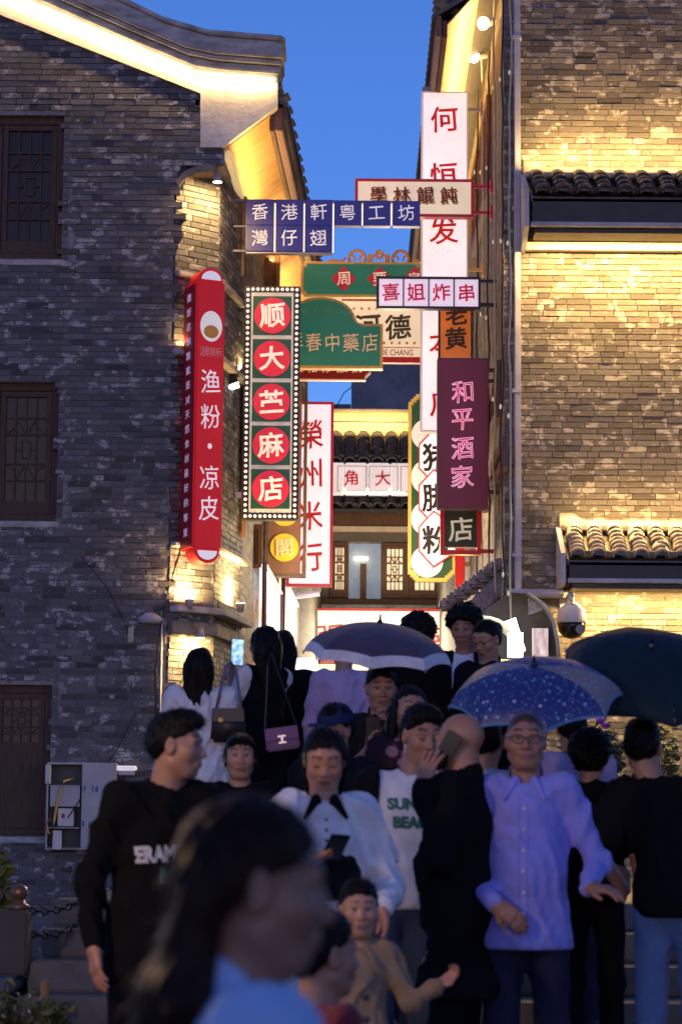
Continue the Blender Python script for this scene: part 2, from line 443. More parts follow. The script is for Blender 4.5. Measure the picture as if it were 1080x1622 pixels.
# close the brickwork at the window jambs
for (h0, h1, hz0, hz1) in holesL:
    z = hz0 - .03; k = 0
    while z < hz1 + .03:
        ln = .12 if k % 2 else .06
        zz = 0.05 + round((z - .05) / .0667) * .0667 + .0333
        frontL.append((Vector((h1 + .004 + .03, YF + .046, zz)), 0, .055, .057, 0)); z += .0667; k += 1
frontL = [b for b in frontL]
cham = brick_rows((xc, YF), (XC2 - xc, YC2 - YF), math.hypot(XC2 - xc, YC2 - YF), 0.6, z_arch, lambda *a: True, 2, sl=.25)
face2 = brick_rows((XC2, YC2), (-1.12 - XC2, 27.4 - YC2), math.hypot(-1.12 - XC2, 27.4 - YC2), 1.1, z_arch, lambda *a: True, 3, sl=.25)
lay_bricks(LB, frontL + cham + face2, lambda c: 100 < proj(c)[0] < 268 and 440 < proj(c)[1] < 980 and c.y < YF + .1, unitL, brickLs)
# plaster frieze and coping of the gable
pl = MB(); pl.prism([(v.x, v.z) for v in (at(x, y, YF) for x, y in plast_poly)], YF - .05, YF + .28); pl.build('plaster_frieze', plaster, LB, world=True)
lowL = [(-130, -76), (60, 0), (200, 62), (310, 107), (350, 113), (444, 120)]
upL = [(-130, -128), (130, -20), (200, 12), (262, 42), (330, 62), (449, 72)]
def lerpline(t): return [(a[0] + (b[0] - a[0]) * t, a[1] + (b[1] - a[1]) * t) for a, b in zip(lowL, upL)]
for i, (t0, t1, prj) in enumerate(((-.03, .2, .12), (.2, .34, .20), (.34, .88, .26), (.88, 1.04, .30))):
    lo, up = lerpline(t0), lerpline(t1)
    m = MB()
    m.prism([(v.x, v.z) for v in (at(x + (prj - .12) * 30 * (k == len(lo) - 1 and 1 or 0), y, YF) for k, (x, y) in enumerate(lo + up[::-1]))], YF - prj, YF + .45 + i * .004)
    m.build('coping_moulding', concrete, LB, world=True, bevel=.012)
# LED strip tucked under the coping
for (a, b, e) in (((-125, -66), (60, 8), 15), ((62, 9), (308, 113), 25), ((312, 115), (436, 126), 14)):
    P, Q = at(*a, YF - .085), at(*b, YF - .085)
    m = MB(); m.obox(P, Q, (0, .012, 0), (0, 0, .010)); o = m.build('light_strip', led_warm, LB, world=True)
    mid = (P + Q) / 2 - Vector((0, 0, .03)); sl = math.atan2(Q.z - P.z, Q.x - P.x)
    M = Matrix.Rotation(-sl, 4, 'Y')
    l = warm('strip_lamp', 'AREA', e, mid, LB, size=(Q - P).length, size_y=.03)
    l.matrix_local = Matrix.Translation(mid - wm(LB).translation) @ Matrix.Rotation(-sl, 4, 'Y') @ Matrix.Rotation(R(12), 4, 'X')
# windows
pane_amber_glow = mat('pane_amber_glow', (.03, .02, .012), .25, emit=.004, ecol=(.9, .45, .12), var=.5, spec=.25)  # faint amber glow put into the pane itself
for i, h in enumerate(holesL):
    lattice_window(LB, h[0], h[1], h[2], h[3], YF + .10, wood_dk, glass_dk if i != 1 else pane_amber_glow, 2, fw=.08, bar=.016, rail=.14 if i < 2 else .9)
    b = MB(); b.box((h[0], YF + .31, h[2]), (h[1], YF + .33, h[3])); b.build('window_back', mat('room_dark', (.01, .01, .012), .9), LB, world=True)
    sl_ = MB(); sl_.box((h[0] - .05, YF - .015, h[2] - .07), (h[1] + .03, YF + .12, h[2] - .012)); sl_.build('window_sill', concrete, LB, world=True, bevel=.006)
sh_ = MB(); sh_.box((holesL[1][0] + .1, YF + .24, Z(765, YF)), (holesL[1][1] - .1, YF + .29, Z(722, YF)))
sh_.build('shelf_inside', mat('shelf_amber_glow', (.30, .16, .05), .5, var=.7, nscale=5, emit=.02, ecol=(1, .55, .15)), LB, world=True)  # amber glow put into the shelf, imitating an orange reflection
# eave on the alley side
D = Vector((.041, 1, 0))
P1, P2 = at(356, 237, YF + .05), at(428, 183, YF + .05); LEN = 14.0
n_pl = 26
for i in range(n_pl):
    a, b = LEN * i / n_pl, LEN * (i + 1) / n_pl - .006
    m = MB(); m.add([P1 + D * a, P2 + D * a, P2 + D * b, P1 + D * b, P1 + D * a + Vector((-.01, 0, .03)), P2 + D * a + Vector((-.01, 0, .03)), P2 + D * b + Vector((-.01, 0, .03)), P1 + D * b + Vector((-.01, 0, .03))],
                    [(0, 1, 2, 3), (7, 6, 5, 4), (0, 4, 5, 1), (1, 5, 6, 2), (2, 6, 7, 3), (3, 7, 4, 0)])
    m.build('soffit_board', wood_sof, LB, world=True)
m = MB(); m.obox(P2 + Vector((.02, .06, -.05)), P2 + D * LEN + Vector((.02, 0, -.05)), (.03, 0, 0), (0, 0, .10)); m.build('fascia_board', wood_dk, LB, world=True, bevel=.01)
m = MB(); m.obox(P2 + Vector((.095, .05, -.02)), P2 + D * LEN + Vector((.095, 0, -.02)), (.045, 0, 0), (0, 0, .13)); m.build('eave_beam', wood_br, LB, world=True, bevel=.012)
m = MB(); m.obox(P2 + Vector((.16, .02, .06)), P2 + D * LEN + Vector((.16, 0, .06)), (.02, 0, 0), (0, 0, .10)); m.build('gutter_board', wood_dk, LB, world=True)
# LED-lit cornice
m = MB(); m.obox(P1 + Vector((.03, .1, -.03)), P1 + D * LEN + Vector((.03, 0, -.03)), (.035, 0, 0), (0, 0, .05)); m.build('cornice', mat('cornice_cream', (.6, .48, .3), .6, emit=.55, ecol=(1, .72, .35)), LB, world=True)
for k in range(4):
    c = P1 + D * (1.2 + 3.2 * k) + Vector((.2, 0, -.10))
    o = warm('cornice_lamp', 'AREA', 34, c, LB, size=2.8, size_y=.05, aim=c + Vector((.35, 0, .5)))
    o.matrix_local = Matrix.Translation(c - wm(LB).translation) @ Matrix.Rotation(R(90), 4, 'Z') @ Matrix.Rotation(R(180 + 30), 4, 'X')
bx = MB(); c = at(403, 300, 29.2); bx.cbox(c, (.22, .2, .2)); bx.build('flood_lamp', led_warm, LB, world=True, bevel=.02)
# eave tiles seen edge on
def tile_mesh(name, r, L, th, mt, n=6):
    vs = []; fs = []
    for y in (0.0, -L):
        for rad in (r, r - th):
            for k in range(n + 1):
                a = math.pi * k / n; vs.append((rad * math.cos(a), y, rad * math.sin(a)))
    m = n + 1
    for k in range(n):
        fs += [(k, k + 1, 2*m + k + 1, 2*m + k), (m + k + 1, m + k, 3*m + k, 3*m + k + 1), (k + 1, k, m + k, m + k + 1), (2*m + k, 2*m + k + 1, 3*m + k + 1, 3*m + k)]
    fs += [(0, 2*m, 3*m, m), (n, m + n, 3*m + n, 2*m + n)]
    me = bpy.data.meshes.new(name); me.from_pydata(vs, [], fs); me.materials.append(mt)
    me.polygons.foreach_set('use_smooth', [True] * len(me.polygons)); return me
tm_dark = tile_mesh('tile', .078, .2, .014, dark_tile); tm_brown = tile_mesh('tile', .078, .2, .014, brown_tile)
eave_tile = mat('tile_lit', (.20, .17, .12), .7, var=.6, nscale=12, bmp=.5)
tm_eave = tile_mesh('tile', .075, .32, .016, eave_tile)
def put(root, me, name, loc, rot, sc=(1, 1, 1)):
    o = bpy.data.objects.new(name, me); COL.objects.link(o); o.parent = root
    o.location = Vector(loc) - wm(root).translation; o.rotation_euler = rot; o.scale = sc; return o
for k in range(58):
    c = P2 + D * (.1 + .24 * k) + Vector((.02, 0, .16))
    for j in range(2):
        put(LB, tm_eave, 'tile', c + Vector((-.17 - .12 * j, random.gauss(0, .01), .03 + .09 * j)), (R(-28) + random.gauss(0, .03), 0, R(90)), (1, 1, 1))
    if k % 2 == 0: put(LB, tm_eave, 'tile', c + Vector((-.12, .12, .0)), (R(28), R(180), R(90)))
m = MB(); m.add([P2 + Vector((.2, 0, .14)), P2 + D * LEN + Vector((.2, 0, .14)), P2 + D * LEN + Vector((-1.6, 0, 1.1)), P2 + Vector((-1.6, 0, 1.1)),
                 P2 + Vector((.2, 0, .09)), P2 + D * LEN + Vector((.2, 0, .09)), P2 + D * LEN + Vector((-1.6, 0, 1.05)), P2 + Vector((-1.6, 0, 1.05))],
               [(0, 1, 2, 3), (7, 6, 5, 4), (0, 4, 5, 1), (1, 5, 6, 2), (2, 6, 7, 3), (3, 7, 4, 0)]); m.build('roof_slope', dark_tile, LB, world=True)
# ledges on the chamfered corner, each a stone course wrapping the corner
def ledge(py, h, prj, name, mt, px=300):
    z = Z(py, YF + .2, px); cd = Vector((XC2 - xc, YC2 - YF, 0)).normalized(); n1 = Vector((cd.y, -cd.x, 0))
    f2 = Vector((-1.12 - XC2, 27.4 - YC2, 0)).normalized(); n2 = Vector((f2.y, -f2.x, 0))
    a = Vector((xc + .01, YF, 0)); b = Vector((XC2, YC2, 0)); c = Vector((-1.12, 27.4, 0)); bis = (n1 + n2).normalized() * (prj / max(.5, (n1 + n2).normalized().dot(n1)))
    m = MB(); m.plan([tuple((a + n1 * prj)[:2]), tuple((b + bis)[:2]), tuple((c + n2 * prj)[:2]), tuple((c - n2 * .04)[:2]), tuple((b - bis * .05)[:2]), tuple((a - n1 * .04)[:2])], z - h, z)
    m.build(name, mt, LB, world=True, bevel=.008); return z, n1, n2
ledge(436, .05, .07, 'ledge', concrete); ledge(560, .06, .10, 'ledge', concrete); ledge(862, .05, .08, 'ledge', concrete)
zl, n1, n2 = ledge(962, .07, .14, 'ledge', concrete); ledge(985, .14, .05, 'stone_band', mat('band_stone', (.16, .15, .14), .8, var=.5, bmp=.6))
mid1 = Vector(((xc + XC2) / 2, (YF + YC2) / 2, 0)); mid2 = Vector(((XC2 - 1.12) / 2, (YC2 + 27.4) / 2, 0))
def corner_lamp(nm, base, n, py, off, e, up, spot=100):
    z = Z(py, base.y, 300); p = base + n * off + Vector((0, 0, z))
    m = MB(); s = 1 if up else -1
    m.lathe([(.001, 0), (.03, 0), (.055, s * .09), (.05, s * .095), (.001, s * .095)], p - Vector((0, 0, s * .1)), 14); fx = m.build('spot_fixture', mat('fixture_grey', (.3, .3, .3), .5), LB, world=True, smooth=True)
    m = MB(); m.lathe([(.001, 0), (.047, 0), (.047, s * .004), (.001, s * .004)], p - Vector((0, 0, s * .003)), 14); m.build('lens', led_white, fx, world=True)
    warm('corner_wash', 'AREA', e, p + Vector((0, 0, s * .02)) + n * .05, LB, size=.22, aim=p + Vector((0, 0, s * 1.0)) - n * .25)
corner_lamp('spot', mid1 + Vector((.05, .03, 0)), n1, 296, .26, 50, False, 130)
corner_lamp('up', mid1 - Vector((.12, .1, 0)), n1, 548, .13, 32, True, 150)
corner_lamp('up', mid1 - Vector((.10, .08, 0)), n1, 950, .14, 48, True, 150)
corner_lamp('up', mid2, n2, 955, .14, 85, True, 150)
corner_lamp('down', mid1 + Vector((.0, .0, 0)), n1, 1012, .16, 55, False, 150)
# wall clutter: conduit, junction boxes, black cables
m = MB(); m.tube([at(257, 968, YF - .03), at(254, 1130, YF - .03), at(252, 1300, YF - .03)], .012); m.build('conduit', pipe_m, LB, world=True, smooth=True)
m = MB(); m.tube([at(290, 860, YF + .1), at(268, 930, YF), at(258, 970, YF - .04), at(246, 1060, YF - .04), at(250, 1200, YF - .04)], .008); m.build('cable', black_met, LB, world=True)
m = MB(); m.tube([at(128, 880, YF - .01), at(170, 930, YF - .01), at(205, 1000, YF - .01)], .004, 5); m.build('cable', black_met, LB, world=True)
m = MB(); m.tube([at(215, 1130, YF - .01), at(190, 1180, YF - .02), at(170, 1210, YF - .03)], .005, 5); m.build('cable', black_met, LB, world=True)
m = MB(); c = at(208, 1006, YF - .03); m.cbox(c, (.06, .07, .16)); m.build('junction_box', mat('box_beige', (.4, .36, .26), .5), LB, world=True, bevel=.006)
m = MB(); c = at(238, 980, YF - .05); m.lathe([(.001, -.05), (.11, -.05), (.14, .0), (.05, .06), (.001, .06)], c, 14); m.build('wall_fixture', pipe_m, LB, world=True, smooth=True)
# alley-side windows and grilles behind the signs
for (a, b, t, bt, Yw) in ((352, 388, 322, 440, 27.1), (402, 444, 404, 470, 30.2), (360, 392, 600, 850, 27.2), (395, 416, 830, 900, 29.0)):
    p0, p1 = at(a, bt, Yw), at(b, t, Yw)
    m = MB(); m.box((p0.x, Yw, p0.z), (p0.x + .05, Yw + .08, p1.z)); m.box((p1.x - .05, Yw, p0.z), (p1.x, Yw + .08, p1.z)); m.box((p0.x + .05, Yw, p1.z - .06), (p1.x - .05, Yw + .08, p1.z)); m.box((p0.x + .05, Yw, p0.z), (p1.x - .05, Yw + .08, p0.z + .06))
    m.build('shutter_frame', wood_br, LB, world=True, bevel=.006)
    m = MB(); m.box((p0.x + .05, Yw + .05, p0.z + .06), (p1.x - .05, Yw + .06, p1.z - .06)); m.build('shutter_panel', wood_dk, LB, world=True)
m = MB()
for k in range(6): m.tube([at(356 + k * 5, 420, 27.0 + .1 * k), at(356 + k * 5, 610, 27.0 + .1 * k)], .008, 5)
for k in range(8): m.tube([at(352, 425 + 24 * k, 26.9), at(386, 430 + 24 * k, 27.6)], .008, 5)
m.build('grille', black_met, LB, world=True)
# ================================================================== right building
RB = thing('brick_building', 'brown grey brick building on the right with two tiled awnings and warm wall lights', 'building', (3.0, YF, 0))
xr0, xr1 = X(797, YF, 500), X(1135, YF, 500)
core = MB(); core.box((xr0 + .01, YF + .014, 0), (xr1 + 1.0, YF + .4, 12.6)); core.build('wall', mortarR, RB, world=True)
alleyR = alleyL
m = MB(); m.plan([(xr0 + .005, YF + .05), (xr0 + .11, 46), (xr0 + 1.5, 46), (xr0 + 1.2, YF + .3)], 0, 11.12); m.build('alley_side_wall', alleyR, RB, world=True)
frontR = brick_rows((xr0, YF), (1, 0), xr1 - xr0, 0.3, 12.4, lambda *a: True, 11, course=.064, sl=.25)
lay_bricks(RB, frontR, lambda c: 830 < proj(c)[0] < 1078 and 410 < proj(c)[1] < 800, unitR, brickRs)
# painted rain pipe with its lower tray
a, b = at(818, -60, YF - .06), at(818, 935, YF - .06)
m = MB(); m.box((a.x - .035, YF - .10, b.z), (a.x + .035, YF - .02, a.z)); m.build('rain_pipe', pipe_m, RB, world=True, bevel=.01)
for py in (60, 330, 620, 880):
    c = at(818, py, YF - .06); m = MB(); m.box((c.x - .05, YF - .105, c.z - .02), (c.x + .05, YF - .002, c.z + .02)); m.build('pipe_clamp', pipe_m, RB, world=True, bevel=.004)
p0, p1 = at(808, 945, YF - .2), at(892, 934, YF - .2); m = MB(); m.box((p0.x, YF - .24, p0.z), (p1.x, YF, p1.z)); m.build('drip_tray', pipe_m, RB, world=True, bevel=.008)
def awning(px0, py_top, py_front, py_fascia, py_under, py_board, proj_d, tmesh, ncol, nrow, with_tail):
    """tiled awning: wall flashing, sloping deck, rows of cover tiles, fascia, gutter, lit board"""
    yf = YF - proj_d
    x0 = X(px0, yf, py_front); x1 = xr1 + .3
    ztop, zfr = Z(py_top, YF, 950), Z(py_front, yf, 950)
    sl = math.atan2(ztop - zfr, proj_d)
    fl = mat('mortar_flashing', (.42, .36, .28), .85, var=.35, nscale=5, bmp=.6)
    m = MB(); m.prism([(x0 - .04, ztop - .03), (x0 - .04, ztop + .17), (x0 + .12, ztop + .17), (x0 + .22, ztop + .09), (x1, ztop + .09), (x1, ztop - .03)], YF - .03, YF - .001); m.build('flashing', fl, RB, world=True, bevel=.01)
    m = MB(); m.box((x0 - .02, YF - .07, ztop - .03), (x1, YF - .031, ztop + .035)); m.build('flashing', fl, RB, world=True, bevel=.012)
    zu = Z(py_under, yf, 950)
    m = MB(); vs = [(x0, YF, ztop - .04), (x1, YF, ztop - .04), (x1, yf, zfr - .05), (x0, yf, zfr - .05), (x0, YF, ztop - .09), (x1, YF, ztop - .09), (x1, yf, zfr - .10), (x0, yf, zfr - .10)]
    m.add(vs, [(0, 1, 2, 3), (7, 6, 5, 4), (0, 4, 5, 1), (1, 5, 6, 2), (2, 6, 7, 3), (3, 7, 4, 0)]); m.build('roof_deck', dark_tile, RB, world=True)
    sp = (X(1080, yf) - x0) / ncol; slen = math.hypot(proj_d, ztop - zfr); dirv = Vector((0, -math.cos(sl), -math.sin(sl)))
    k = 0; x = x0 + sp * .5
    while x < x1:
        for r_ in range(nrow):
            c = Vector((x, YF - .02, ztop - .02)) + dirv * (slen * (r_ / nrow)) + Vector((random.gauss(0, .005), 0, .012))
            put(RB, tmesh, 'tile', c, (sl - .10 + random.gauss(0, .02), 0, random.gauss(0, .03)), (sp / .2, slen / nrow * 1.55 / .2, sp / .2))
        e = Vector((x, yf - .06, zfr + .0))
        hd = MB(); hd.prism([(.062 * math.cos(math.pi * i / 8) * sp / .2, .062 * math.sin(math.pi * i / 8) * sp / .2 - .0) for i in range(9)], -.01, .01)
        o = hd.build('tile_end', mat('tile_end_blue', (.10, .11, .15), .55, var=.4), RB); o.location = e - wm(RB).translation
        # pan tile curving down between the columns
        put(RB, tmesh, 'tile', Vector((x + sp / 2, yf + .08, zfr + .0)), (sl, R(180), 0), (sp / .2, .7, .55 * sp / .2))
        x += sp; k += 1
    zf = Z(py_fascia, yf, 950)
    m = MB(); m.box((x0 + .02, yf + .0, zf), (x1, yf + .04, zfr - .07)); m.build('fascia', mat('fascia_black', (.018, .018, .022), .5, var=.4), RB, world=True)
    m = MB(); m.box((x0 + .0, yf - .02, zf - .045), (x1, yf + .06, zf - .001)); m.build('gutter', pipe_m, RB, world=True, bevel=.008)
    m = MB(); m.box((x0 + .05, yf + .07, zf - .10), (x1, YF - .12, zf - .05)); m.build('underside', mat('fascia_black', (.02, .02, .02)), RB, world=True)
    # side cheek
    zb = Z(py_board, YF, 950)
    m = MB(); vs = [(YF - .001, ztop + .02), (yf - .04, zfr + .02), (yf - .04, zf - .06), (YF - .13, zb - .02), (YF - .001, zb - .02)]
    n = len(vs); q = [(x0 - .07, y, z) for y, z in vs] + [(x0 - .02, y, z) for y, z in vs]
    m.add(q, [tuple(range(n)), tuple(range(2*n-1, n-1, -1))] + [(i, i + n, (i+1) % n + n, (i+1) % n) for i in range(n)]); m.build('side_cheek', mat('cheek_white', (.5, .5, .52), .7), RB, world=True)
    if zb < zf - .12:
        m = MB(); m.box((x0 - .015, YF - .12, zb), (x1, YF - .002, zf - .11)); m.build('lit_board', mat('board_cream', (.60, .52, .38), .7, var=.2, nscale=3, stretch=(.6, 1, 3)), RB, world=True, bevel=.006)
    return x0, x1, ztop, zfr, zf, zb
A1 = awning(840, 280, 305, 352, 357, 400, .55, tm_dark, 7.0, 4, True)
A2 = awning(898, 838, 880, 916, 920, 934, .55, tm_brown, 5.5, 7, True)
def wall_strip(x0, x1, y, z, e, up, tilt=10, name='wall_strip', vis=True):
    m = MB(); m.box((x0, y - .015, z - .012), (x1, y + .015, z + .012))
    if vis: m.build('light_strip', led_warm, RB, world=True)
    c = Vector(((x0 + x1) / 2, y, z + (.03 if up else -.03)))
    o = warm(name, 'AREA', e, c, RB, size=x1 - x0, size_y=.03)
    o.matrix_local = Matrix.Translation(c - wm(RB).translation) @ Matrix.Rotation(R((180 - tilt) if up else tilt), 4, 'X')
wall_strip(A1[0] + .06, A1[1], YF - .40, A1[4] - .115, 190, False, 14, vis=False)
wall_strip(A1[0] + .02, A1[1], YF - .26, A1[2] + .02, 105, True, 8, vis=False)
wall_strip(A2[0] + .06, A2[1], YF - .40, A2[4] - .115, 150, False, 14, vis=False)
wall_strip(A2[0] + .02, A2[1], YF - .26, A2[2] + .02, 30, True, 8, vis=False)
wall_strip(A2[0] + .02, A2[1], YF - .085, A2[2] + .20, 45, False, -30, vis=False)
# eave towards the alley
xi, xo = xr0 + .01, 1.12; zi, zo = 11.15, 10.45; y0e, LENR = YF + .2, 18.0; DR = Vector((.005, 1, 0))
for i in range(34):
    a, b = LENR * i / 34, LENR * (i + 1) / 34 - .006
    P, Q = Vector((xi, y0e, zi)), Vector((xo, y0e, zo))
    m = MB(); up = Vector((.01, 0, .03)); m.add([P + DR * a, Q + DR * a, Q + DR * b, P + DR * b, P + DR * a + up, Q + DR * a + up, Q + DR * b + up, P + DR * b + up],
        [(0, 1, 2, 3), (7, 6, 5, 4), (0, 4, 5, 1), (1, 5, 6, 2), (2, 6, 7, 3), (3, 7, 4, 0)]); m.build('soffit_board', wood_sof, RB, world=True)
Q = Vector((xo, y0e, zo))
m = MB(); m.obox(Q + Vector((-.02, 0, -.03)), Q + DR * LENR + Vector((-.02, 0, -.03)), (.028, 0, 0), (0, 0, .10)); m.build('fascia_board', wood_dk, RB, world=True, bevel=.01)
m = MB(); m.obox(Q + Vector((-.085, 0, .0)), Q + DR * LENR + Vector((-.085, 0, .0)), (.03, 0, 0), (0, 0, .12)); m.build('eave_beam', wood_br, RB, world=True, bevel=.01)
m = MB(); m.add([Q + Vector((-.16, 0, .13)), Q + DR * LENR + Vector((-.16, 0, .13)), Q + DR * LENR + Vector((2.0, 0, 1.5)), Q + Vector((2.0, 0, 1.5)),
                 Q + Vector((-.16, 0, .08)), Q + DR * LENR + Vector((-.16, 0, .08)), Q + DR * LENR + Vector((2.0, 0, 1.45)), Q + Vector((2.0, 0, 1.45))],
               [(0, 1, 2, 3), (7, 6, 5, 4), (0, 4, 5, 1), (1, 5, 6, 2), (2, 6, 7, 3), (3, 7, 4, 0)]); m.build('roof_slope', dark_tile, RB, world=True)
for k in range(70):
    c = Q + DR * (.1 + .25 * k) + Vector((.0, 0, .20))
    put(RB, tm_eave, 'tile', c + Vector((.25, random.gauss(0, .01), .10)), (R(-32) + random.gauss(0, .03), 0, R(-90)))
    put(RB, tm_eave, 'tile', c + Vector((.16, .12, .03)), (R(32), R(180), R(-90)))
m = MB(); m.obox(Vector((xi - .04, y0e, zi - .06)), Vector((xi - .04 + .09, y0e + LENR, zi - .06)), (.04, 0, 0), (0, 0, .05)); m.build('cornice', mat('cornice_cream', (.6, .48, .3)), RB, world=True)
for k in range(4):
    c = Vector((xi - .20, y0e + 2.0 + 4.2 * k, zi - .60))
    o = warm('cornice_lamp', 'AREA', 110, c, RB, size=4.0, size_y=.05)
    o.matrix_local = Matrix.Translation(c - wm(RB).translation) @ Matrix.Rotation(R(90), 4, 'Z') @ Matrix.Rotation(R(180 - 25), 4, 'X')
# globe lamps under the eave
for i, (px, py) in enumerate(((765, 37), (750, 90), (738, 136))):
    Yl = 1.60 * F / (px - 540 + 8); c = at(px, py, Yl)
    t = thing('wall_lamp', ('topmost white globe lamp glowing under the right eave', 'middle white globe lamp glowing under the right eave', 'lowest of three white globe lamps under the right eave')[i], 'lamp', c, group='globe lamps under the right eave')
    s = MB(); s.lathe([(.001, -.075), (.045, -.06), (.072, -.015), (.072, .02), (.05, .06), (.001, .075)], (0, 0, 0), 18); s.build('globe', mat('globe_glow', (1, .93, .8), .4, emit=5.0, ecol=(1, .86, .62)), t, smooth=True)
    s = MB(); s.tube([(.06, 0, 0), (.16, .0, .02)], .035, 10); s.build('socket', mat('fixture_grey', (.3, .3, .3)), t)
# alley-side timber windows, seen at a glancing angle
for (pa, pb, t, bt) in ((752, 775, 150, 300), (756, 792, 570, 660), (770, 800, 690, 740)):
    Ya = 1.70 * F / (pb - 540); Yb = 1.72 * F / (pa - 540); zt_, zb_ = at(pb, t, Ya).z, at(pb, bt, Ya).z
    m = MB(); m.box((xr0 - .05, Ya, zb_), (xr0 + .02, Ya + .12, zt_)); m.box((xr0 - .05, Yb - .12, zb_), (xr0 + .02, Yb, zt_)); m.box((xr0 - .05, Ya + .12, zt_ - .12), (xr0 + .02, Yb - .12, zt_)); m.box((xr0 - .05, Ya + .12, zb_), (xr0 + .02, Yb - .12, zb_ + .12))
    for k in range(1, 5): m.box((xr0 - .04, Ya + .12 + (Yb - Ya - .24) * k / 5 - .03, zb_ + .12), (xr0 + .02, Ya + .12 + (Yb - Ya - .24) * k / 5 + .03, zt_ - .12))
    m.build('window_frame', wood_br, RB, world=True)
# strings of fairy lights hanging down the alley wall
bulbm = mat('fairy_bulb', (1, .95, .8), .4, emit=.25, ecol=(1, .85, .55))
sb = MB(); sb.lathe([(.001, -.03), (.010, -.02), (.012, .0), (.008, .02), (.001, .026)], (0, 0, 0), 8); sbm = sb.mesh('bulb', bulbm, smooth=True)
words = ['nearest the pipe', 'second from the pipe', 'third from the pipe', 'fourth from the pipe', 'fifth from the pipe', 'farthest from the pipe']
wire_m = mat('wire_pale', (.45, .40, .30), .5)
for i, px in enumerate((804, 792, 780, 770, 760, 752)):
    Yw = 1.62 * F / (px - 540); zt_ = 10.9; zb_ = 3.6 + .3 * (i % 3)
    t = thing('string_light', 'thin hanging string of fairy lights on the alley wall, ' + words[i], 'string light', (xr0 - .07, Yw, zb_), group='fairy light strings on the right alley wall')
    pts = [(random.gauss(0, .008), random.gauss(0, .02), k * .35) for k in range(int((zt_ - zb_) / .35) + 1)]
    m = MB(); m.tube(pts, .011, 5); m.build('wire', wire_m if i % 2 == 0 else black_met, t)
    for k in range(1, len(pts), 5):
        o = link('bulb', sbm, t); o.location = Vector(pts[k]) + Vector((-.02, -.02, 0))
for zz, e in ((4.2, 22), (5.6, 16)):
    warm('string_glow', 'POINT', e, (xr0 - .25, YF + 3.5, zz), RB, size=.05)
# CCTV dome camera on its bracket
c = at(905, 985, YF - .55)
t = thing('security_camera', 'white dome security camera hanging from the right brick wall', 'camera', c)
wp = mat('white_plastic', (.62, .60, .58), .4, var=.08)
s = MB(); s.lathe([(.001, .20), (.05, .20), (.09, .17), (.14, .12), (.155, .03), (.155, .0), (.15, -.015), (.001, -.015)], (0, 0, 0), 24); s.build('housing', wp, t, smooth=True)
s = MB(); s.lathe([(.145, -.012), (.145, -.05), (.13, -.11), (.09, -.155), (.04, -.175), (.001, -.18)], (0, 0, 0), 24); dm = s.build('dome', mat('dome_black', (.01, .01, .012), .15), t, smooth=True)
s = MB(); s.lathe([(.001, -.17), (.05, -.17), (.05, -.12), (.001, -.12)], (.07, -.01, -.09), 14, axis='y'); s.build('lens', mat('lens_dark', (.05, .05, .06), .1), dm)
s = MB(); s.tube([(0, 0, .18), (0, 0, .26), (.0, .12, .30), (.0, .54, .27)], .03, 10); s.build('bracket', wp, t, smooth=True)
s = MB(); s.cbox((0, .53, .26), (.16, .04, .2)); s.build('back_plate', wp, t, bevel=.01)

# lean-to gable and shop canopy at the foot of the right corner
t = thing('stone_gable', 'stepped grey stone gable ridge leaning against the right alley corner', 'gable', at(770, 960, 27.0))
stn = mat('rough_stone', (.33, .30, .33), .85, var=.5, nscale=20, bmp=.9, bscale=30)
for k in range(8):
    f = k / 7; c = at(708 + 82 * f, 958 - 62 * f, 27.4 - 1.2 * f)
    s = MB(); s.cbox(c, (.19, .34, .13)); o = s.build('stone', stn, t, world=True, bevel=.03)
for k in range(26):
    f = k / 25; a = at(738 + 66 * f, 972 - 66 * f, 27.0 - .9 * f)
    s = MB(); s.cbox(a + Vector((0, 0, -.05)), (.05, .2, .26 + random.gauss(0, .02))); s.build('slate', stn, t, world=True, bevel=.008)
m = MB(); pp = [at(x, y, 26.6) for x, y in ((745, 1000), (806, 925), (806, 1210), (745, 1210))]; m.prism([(v.x, v.z) for v in pp], 26.6, 27.2); m.build('gable_wall', mat('ochre_plaster', (.36, .30, .20), .8, var=.2), t, world=True)
t = thing('shop_canopy', 'cream arched shop canopy with clear plastic flaps below the right building', 'canopy', at(820, 1060, 24.3))
cw = mat('canopy_cream', (.20, .165, .115), .7, var=.25)
arc = [(740, 1050), (742, 1000), (770, 965), (806, 938), (835, 940), (860, 958), (876, 985), (882, 1015), (884, 1050)]
s = MB(); inner = [at(x, y, 24.2) for x, y in arc]; s.prism([(v.x, v.z) for v in inner], 24.2, 24.24); s.build('end_panel', cw, t, world=True)
s = MB()
for i in range(3, 8):
    p0, p1 = at(*arc[i], 23.9), at(*arc[i + 1], 23.9); s.add([p0, p1, p1 + Vector((0, 1.2, 0)), p0 + Vector((0, 1.2, 0))], [(0, 1, 2, 3)])
s.build('vault', mat('canopy_sheet', (.28, .26, .22), .5, var=.3), t, world=True, smooth=True)
s = MB(); s.tube([at(*q, 23.9) for q in arc[4:]], .02, 8); s.build('rim', mat('rim_grey', (.35, .33, .30), .5), t, world=True, smooth=True)
s = MB(); v0, v1 = at(842, 995, 24.0), at(868, 1060, 24.0); s.box((v0.x, 24.0, v1.z), (v1.x, 24.06, v0.z)); s.build('plastic_flap', mat('chrome_flap', (.5, .45, .35), .15, metal=.9, var=.5, nscale=9, stretch=(3, 1, .5)), t, world=True)
s = MB(); v0, v1 = at(836, 940, 24.14), at(872, 975, 24.14); s.prism([(v0.x, v0.z), (v0.x, v1.z), (v1.x, v1.z + .08)], 24.14, 24.18); s.build('brick_print', mat('pale_print', (.55, .48, .52), .7, var=.4, nscale=30), t, world=True)
